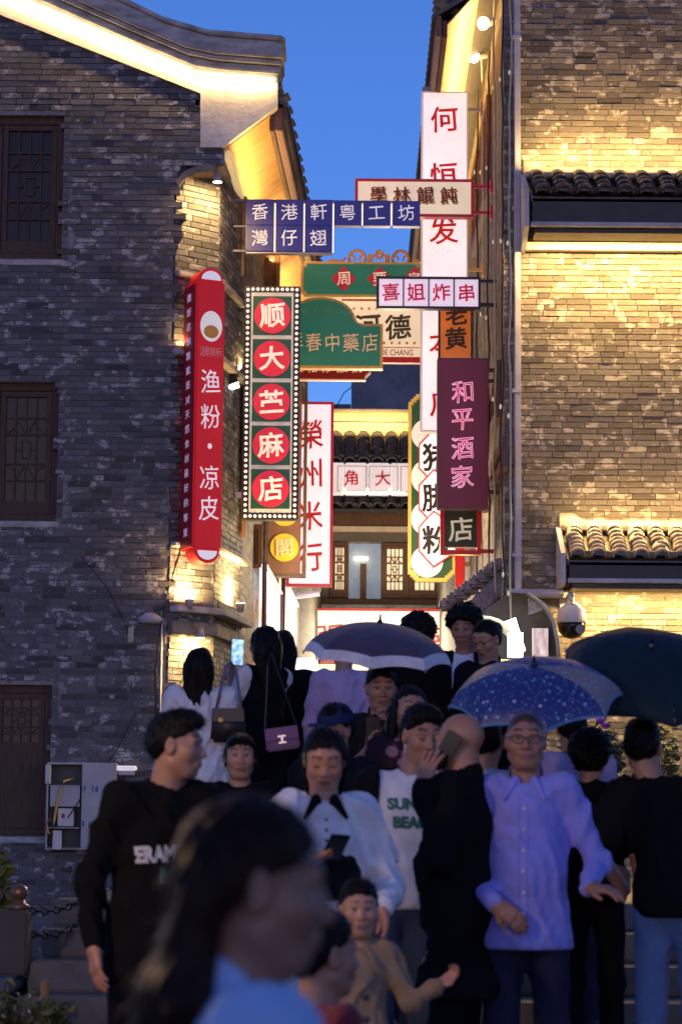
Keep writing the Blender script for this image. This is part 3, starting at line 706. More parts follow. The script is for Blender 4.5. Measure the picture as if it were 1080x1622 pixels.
s = MB(); v0 = [at(x, y, 23.2) for x, y in ((798, 985), (816, 978), (832, 1030), (814, 1042))]; s.prism([(v.x, v.z) for v in v0], 23.2, 23.25); s.build('lamp_panel', mat('led_panel', (1, 1, .92), .5, emit=6, ecol=(1, .97, .82)), t, world=True)
warm('panel_lamp', 'POINT', 6, at(812, 1010, 23.0), t, size=.15, col=(1, .92, .7))
t2 = thing('food_stall', 'rounded clear plastic hood of a food stall glowing behind the crowd', 'stall', at(800, 1100, 19.6))
s = MB()
for i in range(8):
    a0, a1 = math.pi * (.5 * i / 8), math.pi * (.5 * (i + 1) / 8)
    p0, p1 = [at(765 + 62 * math.sin(a), 1040 - 65 * math.cos(a), 19.6) for a in (a0, a1)]; s.add([p0, p1, p1 + Vector((0, .7, 0)), p0 + Vector((0, .7, 0))], [(0, 1, 2, 3)])
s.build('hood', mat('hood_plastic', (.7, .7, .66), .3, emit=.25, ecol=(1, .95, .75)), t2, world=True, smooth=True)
p0, p1 = at(730, 1040, 19.6), at(828, 1040, 19.6)
s = MB(); s.box((p0.x, 19.6, ALLEYZ), (p1.x, 20.3, p0.z - .02)); s.build('counter', mat('stall_yellow', (.5, .42, .15), .5), t2, world=True)
s = MB(); s.box((p1.x - .12, 19.62, p0.z), (p1.x, 19.66, p0.z + .2)); s.build('lamp_tube', led_white, t2, world=True)
warm('stall_lamp', 'POINT', 55, at(800, 1000, 19.3), t2, size=.1, col=(1, .80, .5))

# ================================================================== building across the end of the alley
YB = 46.0
FB = thing('timber_house', 'two storey house closing the alley with lattice windows and tiled eaves', 'building', at(600, 1330, YB))
x0, x1 = X(440, YB), X(735, YB)
hz = [Z(948, YB), Z(858, YB)]
m = MB(); m.box((x0, YB, ALLEYZ), (x1, YB + 3, hz[0])); m.box((x0, YB, hz[1]), (x1, YB + 3, Z(690, YB))); m.box((x0, YB, hz[0]), (X(522, YB), YB + 3, hz[1])); m.box((X(700, YB), YB, hz[0]), (x1, YB + 3, hz[1]))
m.box((X(522, YB), YB + .9, hz[0]), (X(700, YB), YB + 3, hz[1])); m.build('wall', mat('far_stone', (.17, .155, .15), .8, var=.5, nscale=6, bmp=.5), FB, world=True)
pane_lit = mat('pane_lit', (.8, .7, .5), .4, emit=.85, ecol=(1.0, .80, .50), var=.1)
for (a, b) in ((524, 553), (604, 647), (648, 697)):
    lattice_window(FB, X(a, YB), X(b, YB), hz[0] + .02, hz[1] - .02, YB - .03, wood_br, pane_lit, 1 if b - a < 45 else 1, fw=.05, bar=.022, rail=.10)
m = MB(); a, b = X(553, YB), X(604, YB); m.box((a, YB + .3, hz[0]), (b, YB + .32, hz[1])); m.build('open_pane', mat('room_blue', (.25, .33, .45), .3, emit=.22, ecol=(.45, .6, .85)), FB, world=True)
m = MB(); m.box((a + .1, YB + .2, hz[1] - .32), (b - .25, YB + .25, hz[1] - .27)); m.build('room_lamp', led_warm, FB, world=True)
m = MB(); m.box((a + .22, YB + .18, hz[0]), (a + .34, YB + .28, hz[1] - .4)); m.build('room_post', wood_br, FB, world=True)
def band(py0, py1, prj, name, mt, yadd=0):
    m = MB(); m.box((x0, YB - prj, Z(py1, YB - prj)), (x1, YB + .05 + yadd, Z(py0, YB - prj))); m.build(name, mt, FB, world=True, bevel=.01)
band(948, 956, .12, 'sill_beam', wood_dk); band(957, 966, .08, 'stone_band', concrete)
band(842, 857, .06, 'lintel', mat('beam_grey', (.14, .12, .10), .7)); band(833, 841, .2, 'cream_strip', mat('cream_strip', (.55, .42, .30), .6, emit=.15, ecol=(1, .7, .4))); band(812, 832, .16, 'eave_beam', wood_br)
creamlit = mat('frieze_cream', (.6, .5, .32), .75, var=.2, nscale=8)
band(647, 652, .30, 'frieze_moulding', mat('moulding_grey', (.3, .27, .24), .7)); band(653, 668, .2, 'frieze', creamlit); band(668.5, 675, .25, 'frieze', creamlit); band(675.5, 690, .16, 'frieze', creamlit)
for k in range(3):
    c = Vector((X(540 + 45 * k, YB), YB - .5, Z(690, YB) + .05)); o = warm('frieze_lamp', 'AREA', 9, c, FB, size=.6, size_y=.05, aim=c + Vector((0, .45, .4)))
tm_far = tile_mesh('tile', .115, .3, .02, dark_tile)
def far_roof(py_t, py_b, prj, ncol, nrow, px0=520, px1=652):
    yt, yb = YB - .16, YB - prj; za, zb = Z(py_t, yt), Z(py_b, yb); sl = math.atan2(za - zb, yt - yb); L = math.hypot(za - zb, yt - yb)
    for k in range(ncol):
        px = px0 + (px1 - px0) * (k + .5) / ncol; x = X(px, YB)
        for r_ in range(nrow):
            p = Vector((x + random.gauss(0, .006), yt, za)) + Vector((0, -math.cos(sl), -math.sin(sl))) * (L * r_ / nrow)
            put(FB, tm_far, 'tile', p, (sl - .12, 0, random.gauss(0, .02)), ((px1 - px0) / ncol / 83 / .26, L / nrow * 1.6 / .3, 1.0))
        put(FB, tm_far, 'tile', Vector((x + .13, yb + .2, zb)), (sl, R(180), 0), (1, .8, .5))
    m = MB(); m.add([(x0, yt, za), (x1, yt, za), (x1, yb, zb - .02), (x0, yb, zb - .02), (x0, yt, za - .08), (x1, yt, za - .08), (x1, yb, zb - .1), (x0, yb, zb - .1)], [(0, 1, 2, 3), (7, 6, 5, 4), (0, 4, 5, 1), (1, 5, 6, 2), (2, 6, 7, 3), (3, 7, 4, 0)]); m.build('roof_deck', dark_tile, FB, world=True)
far_roof(690, 731, .8, 6, 11, 520, 652); far_roof(787, 804, .6, 6, 3, 520, 652)
warm('eave_glow', 'AREA', 10, (X(590, YB), YB - .9, Z(788, YB)), FB, size=1.2, size_y=.1, aim=(X(590, YB), YB - .3, Z(800, YB)))
# backdrop house further behind
BB = thing('plastered_block', 'plain dark plastered block rising behind the tiled house', 'building', at(620, 1330, 56))
m = MB(); a, b = X(556, 56), X(700, 56); m.box((a, 56, 1.0), (b, 60, Z(480, 56))); m.build('wall', mat('block_grey', (.16, .17, .20), .85, var=.35, nscale=1.5, bmp=.4, bscale=6), BB, world=True)
m = MB(); m.box((a - .06, 55.94, Z(480, 56)), (b + .06, 60.06, Z(474, 56))); m.build('parapet_cap', concrete, BB, world=True)
m = MB(); m.box((X(470, 56), 57, 1.0), (a - .02, 60, Z(640, 57))); m.build('low_wing', mat('block_grey', (.16, .17, .20)), BB, world=True)
m = MB(); m.tube([at(527, 655, 55), at(545, 622, 55), at(558, 612, 55)], .012, 5); m.build('cable', black_met, BB, world=True)
# lit goods and shop front inside the alley (left, bright white)
t = thing('display_fridge', 'bright white lit display fridge at the alley shop front', 'fridge', at(485, 1180, 20.5))
p0, p1 = at(462, 1180, 20.5), at(503, 1042, 20.5)
s = MB(); s.box((p0.x, 20.5, ALLEYZ), (p1.x, 21.1, p1.z)); s.build('cabinet', mat('fridge_white', (.85, .9, .9), .4, emit=1.6, ecol=(.92, 1.0, .97)), t, world=True, bevel=.02)
for k in range(4):
    s = MB(); s.box((p0.x + .02, 20.47, p0.z + .1 + .17 * k), (p1.x - .02, 20.497, p0.z + .115 + .17 * k)); s.build('shelf', mat('fridge_teal', (.1, .45, .42), .4), t, world=True)
s = MB(); q0, q1 = at(474, 1095, 20.46), at(486, 1068, 20.46); s.box((q0.x, 20.45, q0.z), (q1.x, 20.46, q1.z)); s.build('price_card', mat('card_grey', (.4, .42, .45), .5), t, world=True)
warm('fridge_lamp', 'AREA', 45, (p0.x + .1, 20.3, p1.z - .4), t, size=.25, size_y=.6, col=(.92, 1, .96), aim=(p0.x, 14, 2.2))
t = thing('alley_lean_to', 'narrow tiled brick pier beside the red bordered shop sign', 'pier', at(470, 1100, 44))
s = MB(); s.box((X(462, 44), 44, ALLEYZ), (X(478, 44), 44.4, Z(935, 44))); s.build('pier', alley_mat('pier_brick', 0), t, world=True)
s = MB(); s.lathe([(.16, 0), (.18, .1), (.18, .9), (.14, 1.0)], at(466, 998, 43.6), 14); s.build('paper_lantern', mat('paper_pink', (.7, .6, .65), .6, emit=.35), t, world=True, smooth=True)

t = thing('storefront', 'brightly lit open shop front under the wide cream sign', 'storefront', (X(600, 44.9), 44.9, ALLEYZ))
m = MB(); m.box((X(482, 44.9), 44.9, ALLEYZ + .05), (X(716, 44.9), 44.95, Z(1052, 44.9))); m.build('glow_panel', mat('shop_glow_panel', (.7, .6, .45), .5, emit=.9, ecol=(1, .84, .6), var=.4, nscale=2.0), t, world=True)  # glowing panel added behind the crowd to throw warm light on the back row
for px in (482, 540, 600, 660, 714):
    m = MB(); m.box((X(px, 44.8) - .05, 44.78, ALLEYZ), (X(px, 44.8) + .05, 44.88, Z(1052, 44.8))); m.build('post', wood_br, t, world=True, bevel=.01)
for k, (x_, y_, e_) in enumerate(((.3, 29.5, 200), (.7, 36, 240), (.8, 42.5, 330))): warm('alley_fill', 'POINT', e_, (x_, y_, 4.9), FB, size=.3, col=(1, .78, .5))  # unseen fill lamps added to brighten the alley and rim the back row
# ================================================================== hanging signs
class Sign:
    def __init__(s, name, label, x0, y0, x1, y1, Y, rotz=0.0, cat='sign'):
        s.x0, s.y0, s.x1, s.y1, s.Y = x0, y0, x1, y1, Y
        cy, cx = (y0 + y1) / 2, (x0 + x1) / 2
        s.w = at(x1, cy, Y).x - at(x0, cy, Y).x; s.h = at(cx, y0, Y).z - at(cx, y1, Y).z
        s.o = thing(name, label, cat, at(cx, y1, Y), rotz)
    def L(s, px, py, y=0.0): return Vector(((px - s.x0) / (s.x1 - s.x0) * s.w - s.w / 2, y, (s.y1 - py) / (s.y1 - s.y0) * s.h))
    def k(s): return s.h / (s.y1 - s.y0)
    def pbox(s, name, x0, y0, x1, y1, ya, yb, mt, bevel=0.0, parent=None):
        a, b = s.L(x0, y1), s.L(x1, y0); m = MB(); m.box((a.x, ya, a.z), (b.x, yb, b.z)); return m.build(name, mt, parent or s.o, bevel=bevel)
    def frame(s, name, x0, y0, x1, y1, t, ya, yb, mt, bevel=0.004):
        a, b = s.L(x0, y1), s.L(x1, y0); t = t * s.k(); m = MB()
        m.box((a.x, ya, a.z), (b.x, yb, a.z + t)); m.box((a.x, ya, b.z - t), (b.x, yb, b.z)); m.box((a.x, ya + .001, a.z + t), (a.x + t, yb - .001, b.z - t)); m.box((b.x - t, ya + .001, a.z + t), (b.x, yb - .001, b.z - t))
        return m.build(name, mt, s.o, bevel=bevel)
    def char(s, txt, px, py, hpx, mt, y=-.006, **kw): return glyph(txt, s.o, s.L(px, py, y), hpx * s.k(), mt, **kw)
    def poly(s, name, pts, ya, yb, mt, bevel=0.0):
        m = MB(); m.prism([(v.x, v.z) for v in (s.L(*p) for p in pts)], ya, yb); return m.build(name, mt, s.o, bevel=bevel)
    def disc(s, name, px, py, rpx, ya, yb, mt, n=28, sx=1.0):
        c = s.L(px, py); r = rpx * s.k(); m = MB(); m.prism([(c.x + r * sx * math.cos(2*math.pi*i/n), c.z + r * math.sin(2*math.pi*i/n)) for i in range(n)], ya, yb); return m.build(name, mt, s.o)
    def arm(s, px0, py, px1, r, mt, y=.05, name='bracket_arm'):
        m = MB(); a, b = s.L(px0, py, y), s.L(px1, py, y); m.box((min(a.x, b.x), y - r, a.z - r), (max(a.x, b.x), y + r, a.z + r)); m.build(name, mt, s.o, bevel=.004)
        m = MB(); m.cbox((b.x, y, b.z), (.03, .12, .16)); m.build('bracket_plate', mt, s.o, bevel=.004)
def E_(name, col, e, rough=.45, **kw): return mat(name, col, rough, emit=e, var=.06, **kw)
white_lit = E_('lightbox_white', (.85, .78, .78), .85, ecol=(1.0, .80, .84))
cream_lit = E_('lightbox_cream', (.80, .70, .50), .58, ecol=(1.0, .78, .55))
red_ch = mat('letter_red', (.62, .02, .03), .45, emit=.18, ecol=(.8, .02, .03), var=.1)
red_fr = mat('frame_red', (.55, .015, .025), .4, emit=.10, var=.15)
black_fr = mat('frame_black', (.015, .014, .016), .4, var=.3)
white_ch = E_('letter_white', (.85, .82, .80), .42, ecol=(1, .92, .88))
gold = mat('gold_paint', (.62, .36, .08), .42, emit=.10, var=.2, nscale=9)
gold_ch = mat('letter_gold', (.75, .48, .28), .45, emit=.30, var=.2)
green_p = mat('sign_green', (.008, .085, .05), .4, emit=.26, ecol=(.01, .30, .17), var=.2)
steel = mat('steel_arm', (.28, .26, .25), .4, metal=.7)

# 1 blue sign of square cells
blue_p = mat('sign_blue', (.018, .022, .20), .4, emit=.12, ecol=(.05, .06, .55), var=.15); blue_e = mat('sign_blue_edge', (.03, .035, .16), .4)
s = Sign('hanging_sign', 'blue hanging sign of nine square cells with white characters spanning the alley', 355, 316, 664, 400, 26.6)
xs = [390, 436.5, 482.5, 528.5, 574.5, 621]
for i, ch in enumerate('香港軒粤工坊'):
    s.pbox('cell', xs[i], 317 if i < 3 else 318, xs[i] + 43.5, 357.5, -.02, .10, blue_p, .004); s.char(ch, xs[i] + 21.5, 337, 27, white_ch, y=-.026, bold=0.0)
    if i < 5: s.pbox('gap_light', xs[i] + 43.8, 322, xs[i] + 45.8, 398 if i < 3 else 354, .02, .06, E_('gap_glow', (1, .8, .5), 1.6, ecol=(1, .75, .45)))
for i, ch in enumerate('灣仔翅'):
    s.pbox('cell', xs[i], 358.5, xs[i] + 43.5, 399, -.02, .10, blue_p, .004); s.char(ch, xs[i] + 21.5, 378, 27, white_ch, y=-.026, bold=0.0)
s.frame('frame', 356, 316, 392, 400, 3.5, .0, .06, blue_e); s.arm(392, 358, 356, .012, blue_e)
s.pbox('frame', 357, 316, 664, 318.5, .03, .09, blue_e); s.pbox('lower_ledge', 390, 399.5, 526, 402, .0, .09, steel)
# 2 wide cream lightbox with red frame
s = Sign('hanging_sign', 'cream lightbox sign with red frame and brown gold characters near the right wall', 562, 283, 750, 343, 26.95)
s.pbox('panel', 566, 287, 746, 339, .012, .11, cream_lit); s.frame('frame', 562, 283, 750, 343, 4.5, .0, .13, red_fr)
chz = mat('letter_brown_red', (.30, .03, .02), .5, var=.2); gold_sh = mat('letter_gold_shadow', (.65, .45, .12), .5)
for i, ch in enumerate('學林餛飩'):
    s.char(ch, 599 + 37 * i, 309, 27, chz, y=-.012, bold=.012); s.char(ch, 601 + 37 * i, 311.5, 27, gold_sh, y=.008, bold=.012, name='character_shadow')
s.arm(750, 293, 778, .018, red_fr, .06); s.arm(750, 334, 778, .018, red_fr, .06)
# 3 tall white sign
s = Sign('hanging_sign', 'tallest white vertical lightbox sign with red characters on the right', 666, 145, 740, 684, 27.7)
s.pbox('panel', 668.5, 147, 737.5, 682, .0, .16, white_lit); s.frame('frame', 666, 145, 740, 684, 2.5, -.012, .17, mat('frame_white', (.6, .55, .55), .45, emit=.25, ecol=(1, .78, .78)))
s.pbox('top_cap', 667, 137, 690, 145, .02, .12, mat('cap_blue_grey', (.25, .3, .42), .5))
for ch, py in (('何', 191), ('恒', 281), ('发', 369), ('本', 545), ('店', 640)): s.char(ch, 702, py, 43, red_ch, y=-.012, bold=.014, sx=1.05)
s.arm(738, 172, 762, .018, steel); s.arm(738, 428, 764, .02, gold)
s.arm(738, 492, 764, .018, steel)
# 4 four-cell sign
s = Sign('hanging_sign', 'black framed row of four white lightbox cells with red characters', 596, 438, 761, 489, 26.8)
for i, ch in enumerate('喜姐炸串'):
    s.pbox('cell', 600 + 40 * i, 442, 637.5 + 40 * i, 485, .01, .09, E_('lightbox_lilac', (.8, .74, .82), .62, ecol=(.95, .78, .95))); s.char(ch, 618.7 + 40 * i, 463.5, 29, mat('letter_crimson', (.6, .01, .08), .45, emit=.2, ecol=(.85, .02, .12)), y=-.006, bold=.014)
s.frame('frame', 596, 438, 761, 489, 4, -.006, .11, black_fr)
for i in range(3): s.pbox('divider', 637.8 + 40 * i, 442, 639.7 + 40 * i, 485, -.003, .1, black_fr)
s.arm(761, 443, 789, .016, black_fr, .05); s.arm(761, 481, 789, .022, black_fr, .05); s.pbox('bracket_post', 788, 440, 791, 560, .04, .08, black_fr)
# 5 orange sign
s = Sign('hanging_sign', 'orange vertical sign with dark brush characters under the four cell sign', 694, 478, 749, 572, 27.3)
s.pbox('panel', 697, 478, 745, 572, .01, .11, mat('sign_orange', (.75, .19, .015), .45, emit=.22, ecol=(1, .25, .02), var=.1)); s.frame('frame', 694, 476, 749, 573, 3, .0, .12, wood_dk)
for ch, py in (('老', 498), ('黄', 536)): s.char(ch, 722, py, 36, mat('letter_brown_black', (.05, .018, .012), .5), y=-.004, bold=.018)
# 6 maroon neon sign
s = Sign('hanging_sign', 'maroon vertical sign with glowing pink neon outlined characters', 692, 567, 773, 806, 26.4)
s.pbox('panel', 693.5, 569, 771, 804, .0, .16, mat('sign_maroon', (.10, .006, .020), .4, emit=.10, ecol=(.45, .01, .06), var=.12)); s.frame('frame', 692, 567, 773, 806, 1.6, -.006, .17, mat('frame_maroon', (.16, .09, .09), .4))
neon = mat('neon_pink', (1, .7, .95), .4, emit=1.0, ecol=(1.0, .55, .80), var=.02); nred = mat('neon_red_fill', (.55, .01, .06), .4, emit=.35, ecol=(.8, .02, .10))
for ch, py in (('和', 622), ('平', 665), ('酒', 711), ('家', 756)):
    s.char(ch, 732, py, 36, nred, y=-.010, bold=.0, name='character'); s.char(ch, 732, py, 37, neon, y=-.022, outline=.013, name='neon_tube')
for py in (585, 602, 778): s.arm(773, py, 801, .022, mat('arm_red_brown', (.16, .04, .03), .45, metal=.3), .06)
# 7 small green sign with red border
s = Sign('hanging_sign', 'small dark green sign with red border below the maroon neon sign', 697, 790, 762, 878, 27.2)
s.pbox('panel', 703, 792, 756, 866, .01, .12, mat('sign_dark_green', (.045, .06, .035), .5, emit=.05)); s.frame('frame', 697, 788, 762, 878, 7, .0, .14, mat('frame_bright_red', (.6, .015, .015), .4, emit=.12))
s.char('店', 729, 839, 40, E_('letter_cream', (.7, .66, .5), .32, ecol=(1, .92, .7)), y=-.004, bold=.014)
s.arm(760, 872, 789, .022, red_fr, .06)
# 8 green and yellow sign with white hexagons
s = Sign('hanging_sign', 'green vertical sign with yellow stepped border and white hexagon panels', 646, 624, 720, 921, 31.0)
yel = mat('frame_yellow', (.70, .47, .10), .45, emit=.18, var=.12); dgr = mat('sign_forest', (.015, .075, .03), .45, emit=.06, ecol=(.02, .25, .08))
def stepped(x0, y0, x1, y1, st):
    q = []
    for (cx, cy, sx, sy) in ((x0, y1, 1, -1), (x1, y1, -1, -1), (x1, y0, -1, 1), (x0, y0, 1, 1)):
        pts = [(cx, cy + sy * 3 * st), (cx + sx * st, cy + sy * 3 * st), (cx + sx * st, cy + sy * 2 * st), (cx + sx * 2 * st, cy + sy * 2 * st), (cx + sx * 2 * st, cy + sy * st), (cx + sx * 3 * st, cy + sy * st), (cx + sx * 3 * st, cy)]
        q += pts if sx * sy < 0 else pts[::-1]
    return q
s.poly('border', stepped(646, 624, 720, 921, 4), .02, .14, yel); s.poly('panel', stepped(651, 630, 715, 915, 4), .0, .08, dgr)
hexm = white_lit
for ch, py in (('猪', 725), ('脚', 790), ('粉', 856)):
    s.disc('bowl_disc', 676, py + 34, 25, -.012, .0, E_('disc_white', (.8, .75, .72), .4, ecol=(1, .85, .85)))
    s.disc('bowl_disc', 676, py - 36, 25, -.0125, .0, E_('disc_white', (.8, .75, .72), .4))
for hi_, (ch, py) in enumerate((('猪', 725), ('脚', 790), ('粉', 856))):
    hd_ = -.012 * hi_
    hx = [(662, py + 18), (686, py + 44), (722, py + 20), (722, py - 20), (686, py - 46), (662, py - 20)]
    s.poly('hexagon_border', hx, -.03 + hd_, -.013, red_fr)
    cx = sum(p[0] for p in hx) / 6; s.poly('hexagon', [((p[0] - cx) * .93 + cx, (p[1] - py) * .93 + py) for p in hx], -.034 + hd_, -.0305 + hd_, hexm)
    s.char(ch, 690, py, 46, black_fr, y=-.040 + hd_, bold=.02)
# 9 narrow red strip sign behind
s = Sign('hanging_sign', 'narrow plain red vertical sign beside the green hexagon sign', 721, 866, 736, 932, 33.0)
s.pbox('panel', 722, 868, 735, 930, .0, .08, mat('strip_red', (.7, .02, .02), .45, emit=.45, ecol=(1, .03, .03))); s.frame('frame', 721, 866, 736, 932, 1.4, -.004, .09, red_fr); s.arm(736, 893, 752, .03, gold)
# 10 green and gold banner with red diamonds
s = Sign('hanging_sign', 'green plaque with gold frame, red diamonds and scrolled gold crest', 476, 393, 668, 469, 30.2)
def plaque(x0, y0, x1, y1, n): return [(x0 + n, y1), (x1 - n, y1), (x1 - n, y1 - n), (x1, y1 - n), (x1, y0 + n), (x1 - n, y0 + n), (x1 - n, y0), (x0 + n, y0), (x0 + n, y0 + n), (x0, y0 + n), (x0, y1 - n), (x0 + n, y1 - n)]
s.poly('border', plaque(476, 414, 668, 470, 5), .02, .13, gold); s.poly('panel', plaque(480.5, 418.5, 664, 466, 5), .0, .06, green_p)
for ch, px in (('周', 544), ('要', 601), ('皇', 656)):
    s.poly('diamond', [(px - 20, 442), (px, 462), (px + 20, 442), (px, 422)], -.015, -.002, mat('diamond_red', (.5, .01, .03), .45, emit=.15)); s.char(ch, px, 442, 23, E_('letter_ivory', (.85, .78, .6), .4), y=-.022, bold=.0)
def arc_tube(s, cx, cy, r, a0, a1, rr, mt, name='scroll'):
    m = MB(); m.tube([s.L(cx + r * math.cos(R(a0 + (a1 - a0) * i / 16)), cy - r * math.sin(R(a0 + (a1 - a0) * i / 16)), .07) for i in range(17)], rr, 6); m.build(name, mt, s.o, smooth=True)
scr = mat('scroll_gold', (.55, .26, .09), .45, emit=.08, var=.3)
for cx in (565, 634): arc_tube(s, cx, 408, 13, -20, 200, .022, scr); arc_tube(s, cx - 9, 408, 5, -30, 260, .015, scr); arc_tube(s, cx + 9, 408, 5, -80, 210, .015, scr)
arc_tube(s, 600, 401, 5.5, 0, 360, .02, scr); arc_tube(s, 600, 408, 9, 20, 160, .018, scr)
for cx in (586, 613): s.pbox('scroll_block', cx - 4, 400, cx + 4, 414, .05, .1, scr, .01)
s.poly('scroll_leaf', [(515, 414), (525, 409), (540, 411), (548, 405), (544, 414)], .05, .09, scr); s.poly('scroll_leaf', [(652, 414), (656, 405), (664, 411), (667, 414)], .05, .09, scr)
# 11 green arched sign
s = Sign('hanging_sign', 'green arched shop sign with gold frame and raised gold characters', 440, 469, 606, 583, 28.4)
def arch_poly(g):
    pts = [(440 + g, 583 - g), (606 - g, 583 - g), (606 - g, 512 + g), (574, 512 + g)]
    pts += [(566 - g, 510), (562 - g, 503), (560 - g, 494)]
    for i in range(13): a = math.pi * (i / 12) * .86 + .22; pts.append((508 + (53 - g) * math.cos(a) * 1.0, 504 - (34 - g) * math.sin(a)))
    pts += [(452, 512 + g), (440 + g, 512 + g)]
    return pts
s.poly('border', arch_poly(0), .02, .15, gold); s.poly('panel', arch_poly(4.5), .0, .06, green_p)
for i, ch in enumerate('祥春中藥店'): s.char(ch, 467 + 29.5 * i, 543, 31, gold_ch, y=-.02, bold=.0, ext=.03, sx=.85)
for i, ch in enumerate('GWANG XIANG CHUN'):
    t = (i - 7.5) / 7.5; s.char(ch, 507 + 46 * t, 491 + 6 * t * t, 11, mat('letter_dull_green', (.18, .26, .16), .5, emit=.05), y=-.006, bold=.0, sx=.6, roty=t * .25) if ch != ' ' else None
s.arm(442, 560, 425, .02, black_fr)
# 12 cream sign with green characters
s = Sign('hanging_sign', 'cream sign with dark green characters and a red lower stripe', 520, 470, 668, 576, 33.5)
s.pbox('panel', 520, 470, 668, 573, .01, .12, cream_lit); s.pbox('stripe', 520, 565, 668, 574, .0, .13, red_fr, .004); s.pbox('line', 520, 549.5, 668, 550.8, .006, .012, red_fr)
for ch, px in (('合', 545), ('河', 582), ('德', 630)): s.char(ch, px, 518, 41, mat('letter_olive', (.06, .055, .02), .5), y=.002, bold=.02)
s.char('HE DE CHANG', 620, 558, 13.0, mat('letter_rust', (.35, .03, .02), .5), y=.004, bold=.01, sx=.78, name='lettering')
for i in range(9): s.disc('dot', 560 + 12 * i, 489, 2.3, .0, .01, gold, 10); s.disc('dot', 560 + 12 * i, 543, 2.3, .0, .01, gold, 10)
s.pbox('top_pattern', 540, 470, 668, 477, .0, .01, mat('pattern_red', (.5, .12, .08), .5, var=.6, nscale=30))
# 13 dark red plaque
s = Sign('hanging_sign', 'dark red plaque with notched corners and pale characters under the green arch', 430, 560, 587, 602, 29.6)
s.poly('border', [(430, 602), (579, 602), (580, 596), (587, 590), (587, 560), (430, 560)], .01, .1, E_('border_pale', (.75, .6, .5), .2)); s.poly('panel', [(432, 600), (577, 600), (578, 594.5), (584.5, 589), (584.5, 561), (432, 561)], -.004, .02, mat('plaque_red', (.24, .008, .012), .4, emit=.12))
for i, ch in enumerate('阿況榕炒酸奶'): s.char(ch, 448 + 23.5 * i, 582, 18, E_('letter_ivory', (.85, .78, .6), .4), y=-.008, bold=.0)
# 14 white sign with crimson border
s = Sign('hanging_sign', 'white vertical lightbox sign with crimson border and red brush characters', 453, 636, 526, 929, 33.0)
s.pbox('panel', 458, 640, 521.5, 924, .01, .12, E_('lightbox_pink_white', (.85, .8, .85), .75, ecol=(1, .84, .95))); s.frame('frame', 453, 636, 526, 929, 4.5, .0, .14, mat('frame_crimson', (.55, .015, .06), .4, emit=.22))
for ch, py in (('榮', 688), ('州', 751), ('米', 818), ('行', 884)): s.char(ch, 490, py, 48, red_ch, y=.002, bold=.014, sx=.85)
# 15 brown sign with yellow discs
s = Sign('hanging_sign', 'brown vertical sign box with yellow discs behind the bulb framed sign', 419, 600, 484, 913, 30.6)
s.pbox('panel', 422, 603, 475, 910, .0, .2, mat('sign_brown', (.16, .075, .04), .45, emit=.08, ecol=(.5, .2, .08))); s.frame('frame', 419, 600, 484, 913, 5, -.015, .22, mat('frame_brown', (.10, .055, .03), .45))
for ch, py in (('東', 640), ('方', 698), ('美', 756), ('京', 812), ('閣', 868)):
    s.disc('disc', 450, py, 22, -.03, .0, mat('disc_yellow', (.80, .42, .02), .45, emit=.25, var=.1)); s.char(ch, 450, py, 29, mat('letter_tan', (.75, .55, .28), .5, emit=.2), y=-.05, bold=.014, ext=.02)
s.arm(420, 876, 398, .04, steel, .1)
# 16 bulb-framed marquee
s = Sign('marquee_sign', 'vertical sign framed with white bulbs, five red discs on green squares', 383, 453, 472, 823, 26.9)
s.pbox('case', 383, 453, 472, 823, .0, .16, black_fr, .01); s.pbox('backing', 394, 464, 461, 812, -.012, .001, mat('backing_white', (.6, .63, .62), .5, emit=.15))
for i, ch in enumerate('顺大苎麻店'):
    cy = 501 + 68.6 * i; s.pbox('square', 397, cy - 31, 458, cy + 31, -.018, -.0125, mat('square_green', (.006, .06, .035), .45, emit=.08, ecol=(.02, .30, .18), var=.15)); s.disc('disc', 428, cy, 28.5, -.03, -.0185, mat('disc_red', (.55, .012, .03), .4, emit=.28, ecol=(.95, .03, .08), var=.1), 36)
    s.char(ch, 428, cy, 40, E_('letter_rose_white', (.8, .72, .66), .45, ecol=(1, .82, .76)), y=-.036, bold=.022)
b = MB(); b.lathe([(.001, -.022), (.012, -.019), (.019, -.008), (.019, .0), (.012, .012)], (0, 0, 0), 10, axis='y'); bm_ = b.mesh('bulb', E_('bulb_glow', (.9, .87, .8), .75, ecol=(1, .93, .82)), smooth=True)
ptsb = [(388.5, 459 + 8.75 * i) for i in range(42)] + [(466.5, 459 + 8.75 * i) for i in range(42)] + [(396.4 + 7.8 * i, 458.5) for i in range(9)] + [(396.4 + 7.8 * i, 817.5) for i in range(9)]
for p_ in ptsb: o = link('bulb', bm_, s.o); o.location = s.L(*p_, -.004)
s.arm(384, 490, 362, .025, black_fr, .08); s.arm(384, 783, 362, .03, steel, .08)
